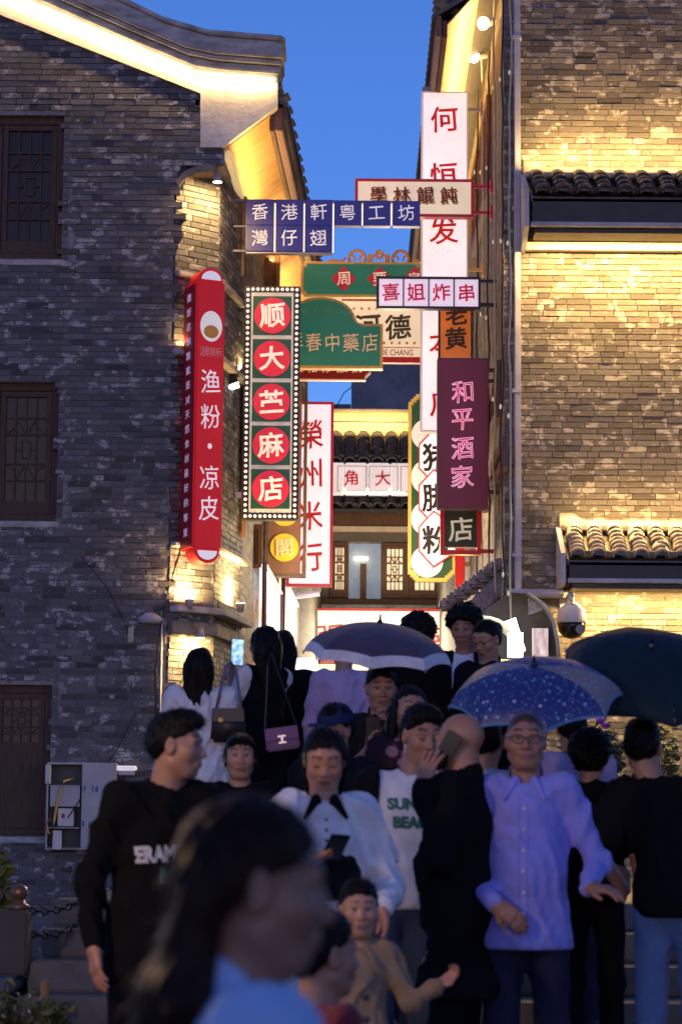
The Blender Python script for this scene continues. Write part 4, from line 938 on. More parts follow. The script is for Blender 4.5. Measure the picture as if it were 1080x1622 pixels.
# 17 red vertical box sign with rounded tabs, turned to the right
Yr = 25.25
rs = thing('hanging_sign', 'bright red vertical box sign with rounded white tabs beside the dark wall', 'sign', at(328, 897, Yr), R(26))
kk = Yr / F; hh = (870 - 432) * kk; z0 = 27 * kk; W_, Dp = .33, .36
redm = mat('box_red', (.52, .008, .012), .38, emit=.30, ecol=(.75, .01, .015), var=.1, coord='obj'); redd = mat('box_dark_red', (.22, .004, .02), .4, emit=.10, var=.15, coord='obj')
m = MB(); m.box((-W_/2, 0, z0), (W_/2, Dp, z0 + hh)); m.build('case', redm, rs, bevel=.02)
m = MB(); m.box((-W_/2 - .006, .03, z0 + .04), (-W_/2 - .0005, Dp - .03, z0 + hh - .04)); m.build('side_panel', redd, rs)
for top in (True, False):
    zc = z0 + hh if top else z0; sg = 1 if top else -1; r_ = .145
    m = MB(); m.prism([(r_ * math.cos(math.pi * i / 14), zc + sg * r_ * math.sin(math.pi * i / 14)) for i in range(15)], .004, Dp - .1); m.build('tab', redm, rs, bevel=.004)
    m = MB(); m.prism([(r_ * .76 * math.cos(math.pi * i / 14), zc + sg * (.012 + r_ * .66 * math.sin(math.pi * i / 14))) for i in range(15)], -.006, .003); m.build('tab_window', E_('tab_white', (.75, .7, .78), .45, ecol=(.9, .85, 1)), rs)
def zr(py): return (897 - py) * kk
lil = E_('letter_lilac_white', (.8, .76, .82), .45, ecol=(1, .9, .98))
for ch, py in (('渔', 598), ('粉', 655), ('凉', 754), ('皮', 804)): glyph(ch, rs, (.01, -.006, zr(py)), 42 * kk, lil, bold=.0, sx=.85)
m = MB(); m.prism([(.01 + .025 * math.cos(i * .63), zr(703) + .03 * math.sin(i * .63)) for i in range(10)], -.006, .0); m.build('dot', lil, rs)
n = 28; m = MB(); m.prism([(.005 + .125 * math.cos(2*math.pi*i/n), zr(507) + .165 * math.sin(2*math.pi*i/n)) for i in range(n)], -.006, .0); m.build('badge', E_('badge_white', (.8, .78, .76), .45), rs)
m = MB(); m.prism([(.005 + .085 * math.cos(2*math.pi*i/n), zr(513) + .07 * math.sin(2*math.pi*i/n) - .02) for i in range(n)], -.009, -.0061); m.build('badge_mark', mat('badge_orange', (.6, .28, .05), .5, emit=.1), rs)
for i, ch in enumerate('浙晓禾'): glyph(ch, rs, (-.075 + .08 * i, -.006, zr(549)), 17 * kk, mat('letter_salmon', (.7, .3, .3), .5, emit=.1), bold=.0)
for i, ch in enumerate('做好这碗粉就是对天然食材最好的尊重'): glyph(ch, rs, (-W_/2 - .012, Dp * .5, z0 + hh - .17 - i * .158), 14.5 * kk, E_('letter_violet', (.6, .5, .75), .35), bold=.01, rotz=R(-90), sx=1.2)
m = MB(); m.tube([(.1, Dp, zr(820)), (.16, Dp + .7, zr(820))], .02); m.build('bracket_arm', black_met, rs)
m = MB(); m.tube([(.1, Dp, zr(480)), (.16, Dp + .7, zr(480))], .02); m.build('bracket_arm', black_met, rs)
# 18 white panel sign on the far house
s = Sign('panel_sign', 'row of white panels with red characters between the tiled eaves', 523, 733, 650, 784, 45.1)
for i in range(4): s.pbox('panel', 510 + 36 * i, 733, 545 + 36 * i, 784, .0, .15, E_('panel_rose_white', (.82, .74, .74), .55, ecol=(1, .84, .84)), .02)
for ch, px in (('角', 556), ('大', 606)): s.char(ch, px, 758, 25, red_ch, y=-.02, bold=.014)
for i in range(3): s.frame('panel_trim', 534 + 50 * i, 738, 580 + 50 * i, 779, 1.2, -.006, .0, mat('trim_grey_rose', (.5, .44, .44), .5))
# 19 wide shop sign across the alley end
s = Sign('shop_sign', 'wide cream shop sign with red border behind the umbrellas', 477, 964, 722, 1050, 44.6)
s.pbox('panel', 481, 968, 718, 1047, .02, .16, E_('lightbox_yellow_white', (.85, .78, .58), 1.25, ecol=(1, .90, .66))); s.frame('frame', 477, 964, 722, 1050, 4, .0, .18, red_fr)
for ch, px in (('張', 524), ('永', 570), ('水', 618), ('鞋', 696)): s.char(ch, px, 1010, 44, mat('letter_vermilion', (.65, .06, .05), .45, emit=.25), y=.01, bold=.014)
warm('shop_glow', 'AREA', 40, (X(600, 43), 43.5, Z(1010, 43)), s.o, size=2.4, size_y=.8, col=(1, .88, .66), aim=(X(600, 30), 30, 1.2))
m = MB(); 
# 20 two glowing lightboxes on the left alley wall
def slab(name, label, pa, pb, Ya, Yb, ta, ba, tb, bb, cat='lightbox'):
    A, B = at(pa, ta, Ya) + Vector((.14, 0, 0)), at(pb, tb, Yb) + Vector((.14, 0, 0)); zb = at(pa, ba, Ya).z
    t = thing(name, label, cat, (A.x, A.y, zb)); d = (Vector((B.x, B.y, 0)) - Vector((A.x, A.y, 0))); nn = Vector((d.y, -d.x, 0)).normalized() * .06
    zt = A.z; m = MB(); vs = [Vector((A.x, A.y, zb)), Vector((B.x, B.y, zb)), Vector((B.x, B.y, zt)), Vector((A.x, A.y, zt))]
    m.add(vs + [v - nn for v in vs], [(0, 1, 2, 3), (7, 6, 5, 4), (0, 4, 5, 1), (1, 5, 6, 2), (2, 6, 7, 3), (3, 7, 4, 0)]); m.build('lit_face', lightbox_m, t, world=True)
    m = MB()
    for (a, b) in ((vs[0], vs[1]), (vs[1], vs[2]), (vs[2], vs[3]), (vs[3], vs[0])): m.tube([a, b], .035, 6)
    m.build('frame', mat('frame_violet', (.10, .05, .09), .4), t, world=True); return t
lightbox_m, nt_, b_ = newmat('menu_lightbox')
pos = nt_.nodes.new('ShaderNodeNewGeometry').outputs['Position']; sp_ = nt_.nodes.new('ShaderNodeSeparateXYZ'); nt_.links.new(pos, sp_.inputs[0])
f = noise(nt_, 2.2, 2, .5, stretch=(1, .35, 1.0)); c = ramp(nt_, f, [(.38, (1.0, .55, .34)), (.5, (1.0, .78, .62)), (.58, (1.0, .97, .97))])
nt_.links.new(c, b_.inputs['Emission Color']); nt_.links.new(c, b_.inputs['Base Color']); b_.inputs['Emission Strength'].default_value = 1.9
slab('lightbox', 'nearer glowing orange and white lightbox on the left alley wall', 401, 428, 29.0, 32.5, 893, 1080, 912, 1070)
slab('lightbox', 'farther glowing orange and white lightbox on the left alley wall', 433, 456, 33.0, 37.0, 915, 1080, 928, 1070)
# white tube lamp bracket under the crimson bordered sign
t = thing('tube_lamp', 'white tubular lamp arm below the crimson bordered sign', 'lamp', at(485, 942, 36))
m = MB(); m.tube([at(460, 945, 36), at(506, 939, 36)], .05, 8); m.build('tube', mat('tube_white', (.7, .62, .75), .4, emit=.3), t, world=True); m = MB(); m.cbox(at(502, 933, 36), (.12, .1, .08)); m.build('mount', steel, t, world=True)
# bracket lamp under the red box sign's right side
t = thing('flood_light', 'small flood light shining on the wall behind the red sign', 'lamp', at(369, 600, 26.6))
m = MB(); m.prism([(v.x, v.z) for v in (at(x, y, 26.6) for x, y in ((360, 578), (364, 576), (378, 606), (362, 613)))], 26.5, 26.75); m.build('housing', black_met, t, world=True)
m = MB(); m.prism([(v.x, v.z) for v in (at(x, y, 26.6) for x, y in ((361, 613), (378, 607), (379, 611), (362, 617)))], 26.52, 26.7); m.build('lens', led_white, t, world=True)
warm('flood', 'AREA', 30, at(374, 585, 27.15), t, size=.2, aim=at(350, 490, 26.9))
# ================================================================== street furniture and plants
# electrical cabinet on the left wall
cabm = mat('cabinet_grey_blue', (.30, .32, .36), .45, metal=.2, var=.12, nscale=4); cabd = mat('cabinet_inside', (.06, .065, .07), .6)
s = Sign('meter_cabinet', 'open grey metal meter cabinet with yellow cables on the dark wall', 72, 1208, 182, 1346, YF - .2, cat='cabinet')
s.frame('case', 72, 1208, 182, 1346, 3, .0, .19, cabm); s.pbox('back', 75, 1211, 179, 1343, .16, .185, cabd)
s.pbox('door', 128, 1211, 179, 1343, -.01, .012, cabm, .006)
for i, (a, b) in enumerate(((1210, 1244), (1279, 1311), (1315, 1343))): s.pbox('shelf', 76, b, 125, b + 1.5, .0, .15, cabm)
s.pbox('cover', 78, 1246, 125, 1278, .0, .02, cabm, .004); s.pbox('meter', 91, 1281, 116, 1309, -.01, .08, mat('meter_white', (.55, .55, .56), .4), .006); s.pbox('meter', 84, 1316, 98, 1346, -.04, .03, mat('meter_white', (.55, .55, .56), .4), .006)
s.pbox('open_flap', 71, 1212, 79, 1242, -.08, .0, mat('meter_white', (.55, .55, .56), .4), .004); s.pbox('seal', 97, 1289, 102, 1296, -.013, -.009, mat('seal_red', (.4, .02, .03), .5))
mk = mat('marker_blue', (.02, .05, .38), .5)
for ch, px, py, h in (('F', 133, 1250, 10), ('1', 145.5, 1249, 11), ('6', 152, 1249, 11), ('F', 132, 1306, 10), ('1', 141, 1306, 10), ('6', 149, 1306, 10)): s.char(ch, px, py, h * 1.3, mk, y=-.0135, bold=.03, ext=.002, sx=.8)
m = MB(); m.tube([s.L(115, 1233, .03), s.L(100, 1238, -.02), s.L(95, 1248, -.03), s.L(90, 1270, -.03), s.L(86, 1300, -.03), s.L(83, 1325, -.03), s.L(76, 1318, -.03), s.L(74, 1306, -.03), s.L(80, 1298, -.03)], .014, 6); m.build('yellow_cable', mat('cable_yellow', (.55, .33, .08), .5), s.o, smooth=True)
m = MB(); m.tube([s.L(107, 1296, -.02), s.L(125, 1268, -.02), s.L(127, 1262, -.02)], .006, 5); m.build('cable', black_met, s.o)
t = thing('wall_light', 'short white box lamp on the dark wall beside the meter cabinet', 'lamp', at(200, 1225, YF - .1))
m = MB(); a, b = at(184, 1220, YF - .15), at(216, 1213, YF - .15); m.box((a.x, YF - .16, a.z), (b.x, YF - .0, b.z)); m.build('lens', mat('lamp_pale', (.8, .75, .75), .4, emit=.55), t, world=True, bevel=.01)
m = MB(); m.box((a.x + .02, YF - .14, a.z - .05), (b.x - .02, YF, a.z - .003)); m.build('housing', pipe_m, t, world=True, bevel=.008)
# plinth, pedestal with ball, chain, post
plm = mat('plinth_stone', (.12, .12, .14), .7, var=.5, nscale=6, bmp=.6)
t = thing('stone_plinth', 'low rough stone plinth left of the stairs', 'plinth', (-2.6, 12.9, 0))
zp = Z(1553, 12.35, 40)
m = MB(); m.box((-4.2, 12.35, 0), (-1.66, 13.6, zp - .08)); m.build('base', plm, t, world=True, bevel=.02); m = MB(); m.box((-4.2, 12.28, zp - .079), (-1.64, 13.64, zp)); m.build('cap', plm, t, world=True, bevel=.02)
c = at(22, 1530, 12.9)
t = thing('stone_pedestal', 'square dark pedestal topped with a round bronze ball beside the stairs', 'pedestal', (c.x, 12.9, zp))
bz = mat('ball_bronze', (.28, .13, .07), .3, metal=.5, var=.3); zt = Z(1441, 12.9, 22)
m = MB(); m.box((c.x - .10, 12.78, zp), (c.x + .085, 13.0, zt)); m.build('block', mat('pedestal_dark', (.05, .045, .04), .6, var=.3), t, world=True, bevel=.012)
m = MB(); m.lathe([(.001, 0), (.055, 0), (.06, .02), (.03, .035), (.03, .05)], (c.x + .02, 12.9, zt), 16); m.build('neck', bz, t, world=True, smooth=True)
m = MB(); m.lathe([(.045 * math.sin(math.pi * (i + .01) / 12.02) + .0002, -.045 * math.cos(math.pi * i / 12)) for i in range(13)], (c.x + .02, 12.9, zt + .09), 18); m.build('ball', bz, t, world=True, smooth=True)
def chain(label, a, b, sag, n):
    t = thing('chain', label, 'chain', a); lk = MB()
    lk.tube([(0.030 * math.cos(2*math.pi*i/10), 0, 0.017 * math.sin(2*math.pi*i/10)) for i in range(11)], .006, 5); me = lk.mesh('link', mat('chain_iron', (.03, .03, .035), .45, metal=.7), smooth=True)
    for i in range(n):
        f = (i + .5) / n; p = Vector(a).lerp(Vector(b), f) - Vector((0, 0, sag * 4 * f * (1 - f)))
        d = (Vector(b) - Vector(a)).normalized() - Vector((0, 0, sag * 4 * (1 - 2 * f) / (Vector(b) - Vector(a)).length))
        o = link('link', me, t); o.matrix_local = Matrix.Translation(p - Vector(a)) @ d.to_track_quat('X', 'Z').to_matrix().to_4x4() @ Matrix.Rotation(R(90 * (i % 2)), 4, 'X')
chain('upper iron chain sagging in front of the brick wall left of the stairs', at(48, 1442, 12.95), at(160, 1405, 13.6), .05, 12)
chain('lower iron chain sagging in front of the brick wall left of the stairs', at(48, 1478, 12.95), at(150, 1440, 13.6), .06, 11)
t = thing('wooden_post', 'short worn timber post at the foot of the stairs', 'post', at(71, 1622, 11.9))
a, b = at(62, 1680, 11.9), at(79, 1552, 11.9); m = MB(); m.box((a.x, 11.88, 0), (b.x, 11.94, b.z)); m.build('post', mat('post_wood', (.30, .17, .07), .6, var=.4, stretch=(4, 4, .8)), t, world=True, bevel=.008)
m = MB(); m.box((a.x - .006, 11.872, b.z - .16), (b.x + .006, 11.948, b.z - .15)); m.build('band', black_met, t, world=True)
# leafy plants
def leaf_plant(name, label, loc, wdt, h, n, col, seed, flower=None, leafs=.05, floor=0.0):
    rr = random.Random(seed); t = thing(name, label, 'plant', loc)
    lm = mat('leaf_' + str(seed), col, .5, var=.55, nscale=25, spec=.4)
    hp = loc[2] - floor; pot = MB(); pot.lathe([(wdt * .45, -hp), (wdt * .62, -.03), (wdt * .68, -.02), (wdt * .68, .02), (wdt * .60, .02), (wdt * .58, -.01), (.001, -.01)], (0, 0, 0), 16); pot.build('pot', mat('pot_clay', (.10, .07, .05), .7, var=.3), t, smooth=True)
    vs = []; fs = []; stems = MB()
    for i in range(n):
        a = rr.uniform(0, 6.283); rad = wdt * math.sqrt(rr.random()); z = h * (0.25 + .75 * rr.random()) * (1 - .4 * rad / wdt)
        p = Vector((rad * math.cos(a), rad * math.sin(a) * .8, z))
        d = Vector((math.cos(a) + rr.gauss(0, .5), math.sin(a) + rr.gauss(0, .5), rr.gauss(.2, .6))).normalized(); L = leafs * rr.uniform(.6, 1.4)
        sd = d.cross(Vector((rr.gauss(0, 1), rr.gauss(0, 1), 1))).normalized() * L * .28; up = d.cross(sd).normalized() * L * .12
        k = len(vs); vs += [p, p + d * L * .5 + sd + up, p + d * L, p + d * L * .5 - sd + up, p + d * L * .5]; fs += [(k, k + 1, k + 4), (k + 1, k + 2, k + 4), (k + 2, k + 3, k + 4), (k + 3, k, k + 4)]
        if i % 9 == 0: stems.tube([(0, 0, 0), p * .5 + Vector((0, 0, .02)), p], .004, 4)
    me = bpy.data.meshes.new('foliage'); me.from_pydata([tuple(v) for v in vs], [], fs); me.materials.append(lm); link('foliage', me, t)
    stems.build('stems', mat('stem_brown', (.08, .06, .03), .7), t)
    if flower:
        f = MB()
        for (x, z) in flower[1]: f.lathe([(.001, -.02), (.03, -.01), (.045, .015), (.02, .03), (.001, .02)], (x, -wdt * .8, z), 9)
        f.build('flower', mat('petal_' + str(seed), flower[0], .5), t, smooth=True)
    return t
leaf_plant('shrub', 'low green shrub with yellowing leaves at the lower left corner', at(30, 1660, 10.2), .20, .26, 420, (.10, .11, .025), 5, leafs=.05, floor=.30)
leaf_plant('shrub', 'upright yellow green plant at the far left edge above the pedestal', at(-6, 1470, 13.2), .05, .45, 120, (.16, .16, .02), 6, leafs=.07, floor=zp)
leaf_plant('potted_plant', 'dark leafy plant with a purple flower by the right brick wall', at(938, 1260, 22.0), .26, .75, 500, (.035, .05, .03), 8, ((.25, .03, .45), ((.05, .66), (.09, .62))), leafs=.09, floor=ALLEYZ)
leaf_plant('potted_plant', 'trailing green plant against the brick wall behind the black umbrella', at(1046, 1260, 24.6), .14, .9, 260, (.08, .10, .03), 9, leafs=.09, floor=ALLEYZ)
# street lamp at the left of the square: the warm light on hands, hair and faces
t = thing('street_lamp', 'black street lamp with warm globe at the left edge of the square', 'lamp', (-3.0, 6.0, 0))
m = MB(); m.lathe([(.12, 0), (.11, .10), (.05, .18), (.04, 1.0), (.035, 2.7), (.06, 2.75), (.001, 2.76)], (0, 0, 0), 12); m.build('post', black_met, t, smooth=True)
m = MB(); m.lathe([(.05, 2.76), (.11, 2.83), (.13, 2.92), (.10, 3.02), (.04, 3.05)], (0, 0, 0), 14); m.build('globe', mat('lantern_glow', (1, .7, .4), .4, emit=6, ecol=(1, .6, .28)), t, smooth=True)
m = MB(); m.lathe([(.08, 3.05), (.05, 3.10), (.001, 3.14)], (0, 0, 0), 12); m.build('cap', black_met, t)
warm('lamp_light', 'POINT', 210, (-2.8, 6.0, 2.9), t, size=.13, col=(1, .62, .32))
# ================================================================== people: signed distance fields turned into meshes
class Field:
    def __init__(s, lo, hi, h):
        s.lo = np.array(lo, float); s.h = h; s.n = np.maximum(((np.array(hi, float) - s.lo) / h).astype(int) + 2, 4)
        s.D = np.full(s.n, 0.5, np.float32)
        s.ax = [s.lo[i] + np.arange(s.n[i]) * h for i in range(3)]
    def sl(s, mn, mx):
        a = np.clip(((np.array(mn) - s.lo) / s.h).astype(int), 0, s.n); b = np.clip(((np.array(mx) - s.lo) / s.h).astype(int) + 2, 0, s.n)
        return tuple(slice(int(i), int(j)) for i, j in zip(a, b))
    def pts(s, q):
        return (s.ax[0][q[0]][:, None, None], s.ax[1][q[1]][None, :, None], s.ax[2][q[2]][None, None, :])
    def comb(s, q, d, k, sub=False):
        A = s.D[q]
        if A.size == 0: return
        if sub:
            hh = np.maximum(k - np.abs(A + d), 0) / k; s.D[q] = np.maximum(A, -d) + hh * hh * k * .25
        else:
            hh = np.maximum(k - np.abs(A - d), 0) / k; s.D[q] = np.minimum(A, d) - hh * hh * k * .25
    def cap(s, a, b, ra, rb=None, k=.02, sub=False, fl=None):
        rb = ra if rb is None else rb; a = np.array(a, float); b = np.array(b, float); m = max(ra, rb) + k + 3 * s.h
        q = s.sl(np.minimum(a, b) - m, np.maximum(a, b) + m); x, y, z = s.pts(q); d = b - a; L = max(d @ d, 1e-9)
        t = np.clip(((x - a[0]) * d[0] + (y - a[1]) * d[1] + (z - a[2]) * d[2]) / L, 0, 1)
        dist = np.sqrt((x - a[0] - t * d[0]) ** 2 + (y - a[1] - t * d[1]) ** 2 + (z - a[2] - t * d[2]) ** 2) - (ra + (rb - ra) * t)
        s.comb(q, dist, k, sub)
    def ell(s, c, r, k=.02, sub=False, rot=None):
        c = np.array(c, float); r = np.array(r, float); m = (max(r) if rot is not None else r) + k + 3 * s.h
        q = s.sl(c - m, c + m); x, y, z = s.pts(q); x, y, z = x - c[0], y - c[1], z - c[2]
        if rot is not None:
            M = np.array(rot); x, y, z = (M[0][0]*x + M[1][0]*y + M[2][0]*z, M[0][1]*x + M[1][1]*y + M[2][1]*z, M[0][2]*x + M[1][2]*y + M[2][2]*z)
        k0 = np.sqrt((x / r[0]) ** 2 + (y / r[1]) ** 2 + (z / r[2]) ** 2); k1 = np.sqrt((x / r[0]**2) ** 2 + (y / r[1]**2) ** 2 + (z / r[2]**2) ** 2)
        s.comb(q, k0 * (k0 - 1) / np.maximum(k1, 1e-6), k, sub)
    def cut(s, fn):            # keep where fn(x,y,z) <= 0
        x, y, z = s.pts((slice(None),) * 3); s.D = np.maximum(s.D, fn(x, y, z).astype(np.float32))
    def carve(s, fn):          # remove where fn(x,y,z) <= 0
        x, y, z = s.pts((slice(None),) * 3); s.D = np.maximum(s.D, -fn(x, y, z).astype(np.float32))
    def wobble(s, fn):
        x, y, z = s.pts((slice(None),) * 3); s.D = s.D + fn(x, y, z).astype(np.float32)
    def mesh(s):
        D = s.D; D[0] = D[-1] = .5; D[:, 0] = D[:, -1] = .5; D[:, :, 0] = D[:, :, -1] = .5
        I = D < 0; n = np.array(D.shape) - 1
        cnt = np.zeros(n, np.int8)
        for i in (0, 1):
            for j in (0, 1):
                for k in (0, 1): cnt += I[i:i + n[0], j:j + n[1], k:k + n[2]]
        act = (cnt > 0) & (cnt < 8); cell = np.argwhere(act); idx = np.full(n, -1, np.int64); idx[act] = np.arange(len(cell))
        acc = np.zeros((len(cell), 3)); c_ = np.zeros(len(cell))
        for ax in range(3):
            o1, o2 = [(1, 2), (0, 2), (0, 1)][ax]
            for u in (0, 1):
                for v in (0, 1):
                    off = np.zeros(3, int); off[o1] = u; off[o2] = v; p = cell + off; qd = p.copy(); qd[:, ax] += 1
                    a = D[tuple(p.T)]; b = D[tuple(qd.T)]; cr = (a < 0) != (b < 0); t = np.where(cr, a / np.where(a == b, 1, a - b), 0)
                    pos = p.astype(float); pos[:, ax] += t; acc[cr] += pos[cr]; c_[cr] += 1
        V = s.lo + acc / np.maximum(c_, 1)[:, None] * s.h
        Fs = []
        for ax in range(3):
            o1, o2 = [(1, 2), (2, 0), (0, 1)][ax]
            sl0 = [slice(None)] * 3; sl1 = [slice(None)] * 3; sl0[ax] = slice(0, -1); sl1[ax] = slice(1, None)
            A, B = I[tuple(sl0)], I[tuple(sl1)]; e = np.argwhere(A != B)
            e = e[(e[:, o1] > 0) & (e[:, o2] > 0) & (e[:, o1] < n[o1]) & (e[:, o2] < n[o2])]
            if len(e) == 0: continue
            ins = A[tuple(e.T)]
            def gi(d1, d2): q = e.copy(); q[:, o1] += d1; q[:, o2] += d2; return idx[tuple(q.T)]
            q = np.stack([gi(-1, -1), gi(0, -1), gi(0, 0), gi(-1, 0)], 1); q[~ins] = q[~ins][:, ::-1]; Fs.append(q)
        Q = np.concatenate(Fs) if Fs else np.zeros((0, 4), int)
        return V, Q[(Q >= 0).all(1)]
def fold(amp, f, ph, zf=1.0):
    def fn(x, y, z):
        wx = .35 * np.sin(f * .31 * z + ph) + .3 * np.sin(f * .47 * x + 2 * ph)
        u = f * (.55 * x + .42 * z * zf + .45 * y) + 2.2 * wx + ph; v = f * (-.62 * x + .30 * z * zf - .3 * y) * .83 + 1.9 * wx + 1.3 * ph
        m = .5 + .5 * np.sin(f * .17 * x + f * .13 * z + ph * 3)
        return -amp * (((1 - np.abs(np.sin(u))) ** 2) * m + ((1 - np.abs(np.sin(v))) ** 2) * (1 - m) - .25)
    return fn
def np_mesh(name, V, Q, mt, col=None):
    me = bpy.data.meshes.new(name); me.from_pydata(V.tolist(), [], Q.tolist())
    me.polygons.foreach_set('use_smooth', np.ones(len(Q), bool))
    if mt: me.materials.append(mt)
    if col is not None:
        a = me.color_attributes.new('Col', 'FLOAT_COLOR', 'POINT'); a.data.foreach_set('color', np.concatenate([col, np.ones((len(col), 1))], 1).astype(np.float32).ravel())
    return me
# skin: colour of the face comes from the attribute, with pores and slight gloss
skin, nt_, b_ = newmat('skin'); at_ = nt_.nodes.new('ShaderNodeAttribute'); at_.attribute_name = 'Col'
c = mixc(nt_, mul(nt_, noise(nt_, 60, 4, .6, coord='obj'), .35), at_.outputs['Color'], (.30, .13, .09)); nt_.links.new(c, b_.inputs['Base Color'])
b_.inputs['Roughness'].default_value = .48; b_.inputs['Subsurface Weight'].default_value = .12; b_.inputs['Subsurface Radius'].default_value = (.01, .004, .002); b_.inputs['Subsurface Scale'].default_value = .5
def hair_mat(name, col, rough=.42):
    m, nt, b = newmat(name); f = noise(nt, 90, 3, .6, stretch=(1, 1, .06), coord='obj'); f2 = noise(nt, 8, 2, .5, coord='obj')
    nt.links.new(ramp(nt, mul(nt, f, mul(nt, f2, .4), 'ADD'), [(.4, [c_ * .4 for c_ in col]), (.95, [c_ * 2.2 for c_ in col])]), b.inputs['Base Color'])
    b.inputs['Roughness'].default_value = rough; b.inputs['Specular IOR Level'].default_value = .10; bump(nt, b, f, .9, .012); return m
hair_black = hair_mat('hair_black', (.0055, .0048, .0048)); hair_brown = hair_mat('hair_dark_brown', (.013, .0065, .0045))
_cl = {}
def cloth(name, col, rough=.85, var=.14, sheen=None, pat=None):
    sheen = (.15 if max(col) > .1 else .0) if sheen is None else sheen
    if name in _cl: return _cl[name]
    m, nt, b = newmat(name); f = noise(nt, 11, 4, .6, coord='obj'); lo = [x * (1 - var) for x in col]; hi = [min(1, x * (1 + var)) for x in col]
    c = ramp(nt, f, [(.3, lo), (.7, hi)])
    if pat:
        v = nt.nodes.new('ShaderNodeTexVoronoi'); v.inputs['Scale'].default_value = pat[1]; nt.links.new(nt.nodes.new('ShaderNodeTexCoord').outputs['Object'], v.inputs['Vector'])
        c = mixc(nt, ramp(nt, v.outputs['Distance'], [(pat[2] - .04, (1, 1, 1)), (pat[2] + .02, (0, 0, 0))]), c, pat[0])
    nt.links.new(c, b.inputs['Base Color']); b.inputs['Roughness'].default_value = rough; b.inputs['Specular IOR Level'].default_value = .25 if max(col) > .1 else .1; b.inputs['Sheen Weight'].default_value = sheen
    wv = noise(nt, 16, 4, .55, coord='obj', stretch=(1, 1, .6)); bump(nt, b, mul(nt, wv, mul(nt, noise(nt, 400, 2, .5, coord='obj'), .12), 'ADD'), .55, .02)
    _cl[name] = m; return m
TONE = np.array((.46, .25, .16))
def head_mesh(neck_to, sp):
    """head field in head space (face towards -y, centre at origin, 0.23 tall)"""
    tone = TONE * sp.get('tone', 1.0); h = sp.get('hres', .0055); f = Field((-.11, -.15, -.27), (.11, .15, .13), h)
    fw = sp.get('fw', 1.0)
    f.ell((0, .014, .030), (.073, .092, .084)); f.ell((0, -.020, -.035), (.058 * fw, .066, .078), .035)
    f.ell((0, -.058, -.088), (.026 * fw, .022, .022), .03)
    for sx in (-1, 1):
        f.ell((sx * .040 * fw, -.052, -.022), (.024, .024, .024), .03); f.cap((sx * .050 * fw, -.005, -.06), (sx * .028, -.045, -.092), .016, .014, .03)
    soft = sp.get('soft', 0)
    if not soft: f.cap((-.038, -.070, .028), (.038, -.070, .028), .013, k=.02)
    else: f.ell((0, -.045, .03), (.058, .036, .04), .03)
    for sx in (-1, 1): f.ell((sx * .031, -.098, .006), (.019, .020, .0125) if not soft else (.018, .0165, .010), .012 if not soft else .016, sub=True)
    for sx in (-1, 1): f.ell((sx * .031, -.0665, .006), (.0155, .0165, .0125), .003)
    f.cap((0, -.080 + .006 * soft, .012), (0, -.100 + .007 * soft, -.026), .0075, .0125 - .002 * soft, .012)
    for sx in (-1, 1): f.ell((sx * .0125, -.090, -.031), (.0085, .011, .008), .008)
    f.ell((0, -.077, -.058), (.026, .017, .014), .012); f.cap((-.017, -.087, -.0545), (.017, -.087, -.0545), .0055, k=.005); f.cap((-.014, -.086, -.065), (.014, -.086, -.065), .0065, k=.005)
    f.cap((-.021, -.094, -.0598), (.021, -.094, -.0598), .0022, k=.004, sub=True)
    for sx in (-1, 1):
        f.ell((sx * .074, .006, -.004), (.011, .020, .033), .006, rot=Matrix.Rotation(.25 * sx, 3, 'Z')); f.ell((sx * .084, -.002, .0), (.006, .010, .018), .005, sub=True)
    f.cap((0, .018, -.06), tuple(neck_to), .052 * sp.get('neck', 1), .060 * sp.get('neck', 1), .02)
    V, Q = f.mesh(); x, y, z = V[:, 0], V[:, 1], V[:, 2]; col = np.tile(tone, (len(V), 1)); ax_ = np.abs(x)
    def blend(mask, c, a): col[mask] = col[mask] * (1 - a) + np.array(c) * a
    blend((y < -.03) & (ax_ > .02) & (ax_ < .055) & (z < -.005) & (z > -.045), tone * np.array((1.12, .86, .86)), .5)
    blend((y < -.084) & (z < -.015) & (z > -.04) & (ax_ < .02), tone * np.array((1.1, .85, .82)), .5)
    blend((y < -.07) & (ax_ < .024 - np.abs(z + .06) * .8) & (np.abs(z + .0597) < .0125), (.34, .12, .10) if not sp.get('lip') else sp['lip'], .75)
    blend((y < -.075) & (ax_ < .021) & (np.abs(z + .0598) < .0026), (.06, .02, .02), .8)
    br = .0405 - (ax_ - .03) ** 2 * 6
    blend((y < -.045) & (ax_ > .012) & (ax_ < .050) & (np.abs(z - br) < .0052), (.02, .014, .012), .85)
    ey = (y < -.055) & (ax_ > .0165) & (ax_ < .0455); el = .0062 - ((ax_ - .031) / .0145) ** 2 * .005
    if sp.get('eyes', 'open') == 'open':
        blend(ey & (np.abs(z - .0055) < el), (.55, .50, .46), .9); blend(ey & (np.abs(z - .0055) < el) & (np.abs(ax_ - .031) < .0068), (.012, .008, .007), .95)
        blend(ey & (np.abs(z - .0055 - el - .0018) < .0032), (.02, .012, .01), .75)
    else: blend(ey & (np.abs(z + .001) < .0034), (.025, .015, .012), .8)
    if sp.get('scalp', 1):
        s_ = z - (sp.get('hairline', .060) - .9 * (y + .06)) + .004 * np.sin(110 * x) + .003 * np.sin(230 * x + 60 * z); al = np.clip(s_ / .016 + .5, 0, 1)[:, None] * sp.get('scalp', 1) * ((z > -.10) & ~((ax_ > .066) & (z < .03) & (y > -.03) & (y < .035)))[:, None]
        col[:] = col * (1 - al) + np.array((.013, .011, .011)) * al
    if sp.get('stubble'): blend((y < 0.0) & (z < -.045) & (np.abs(z + .06) > .012), tone * .5, sp['stubble'])
    return V, Q, col
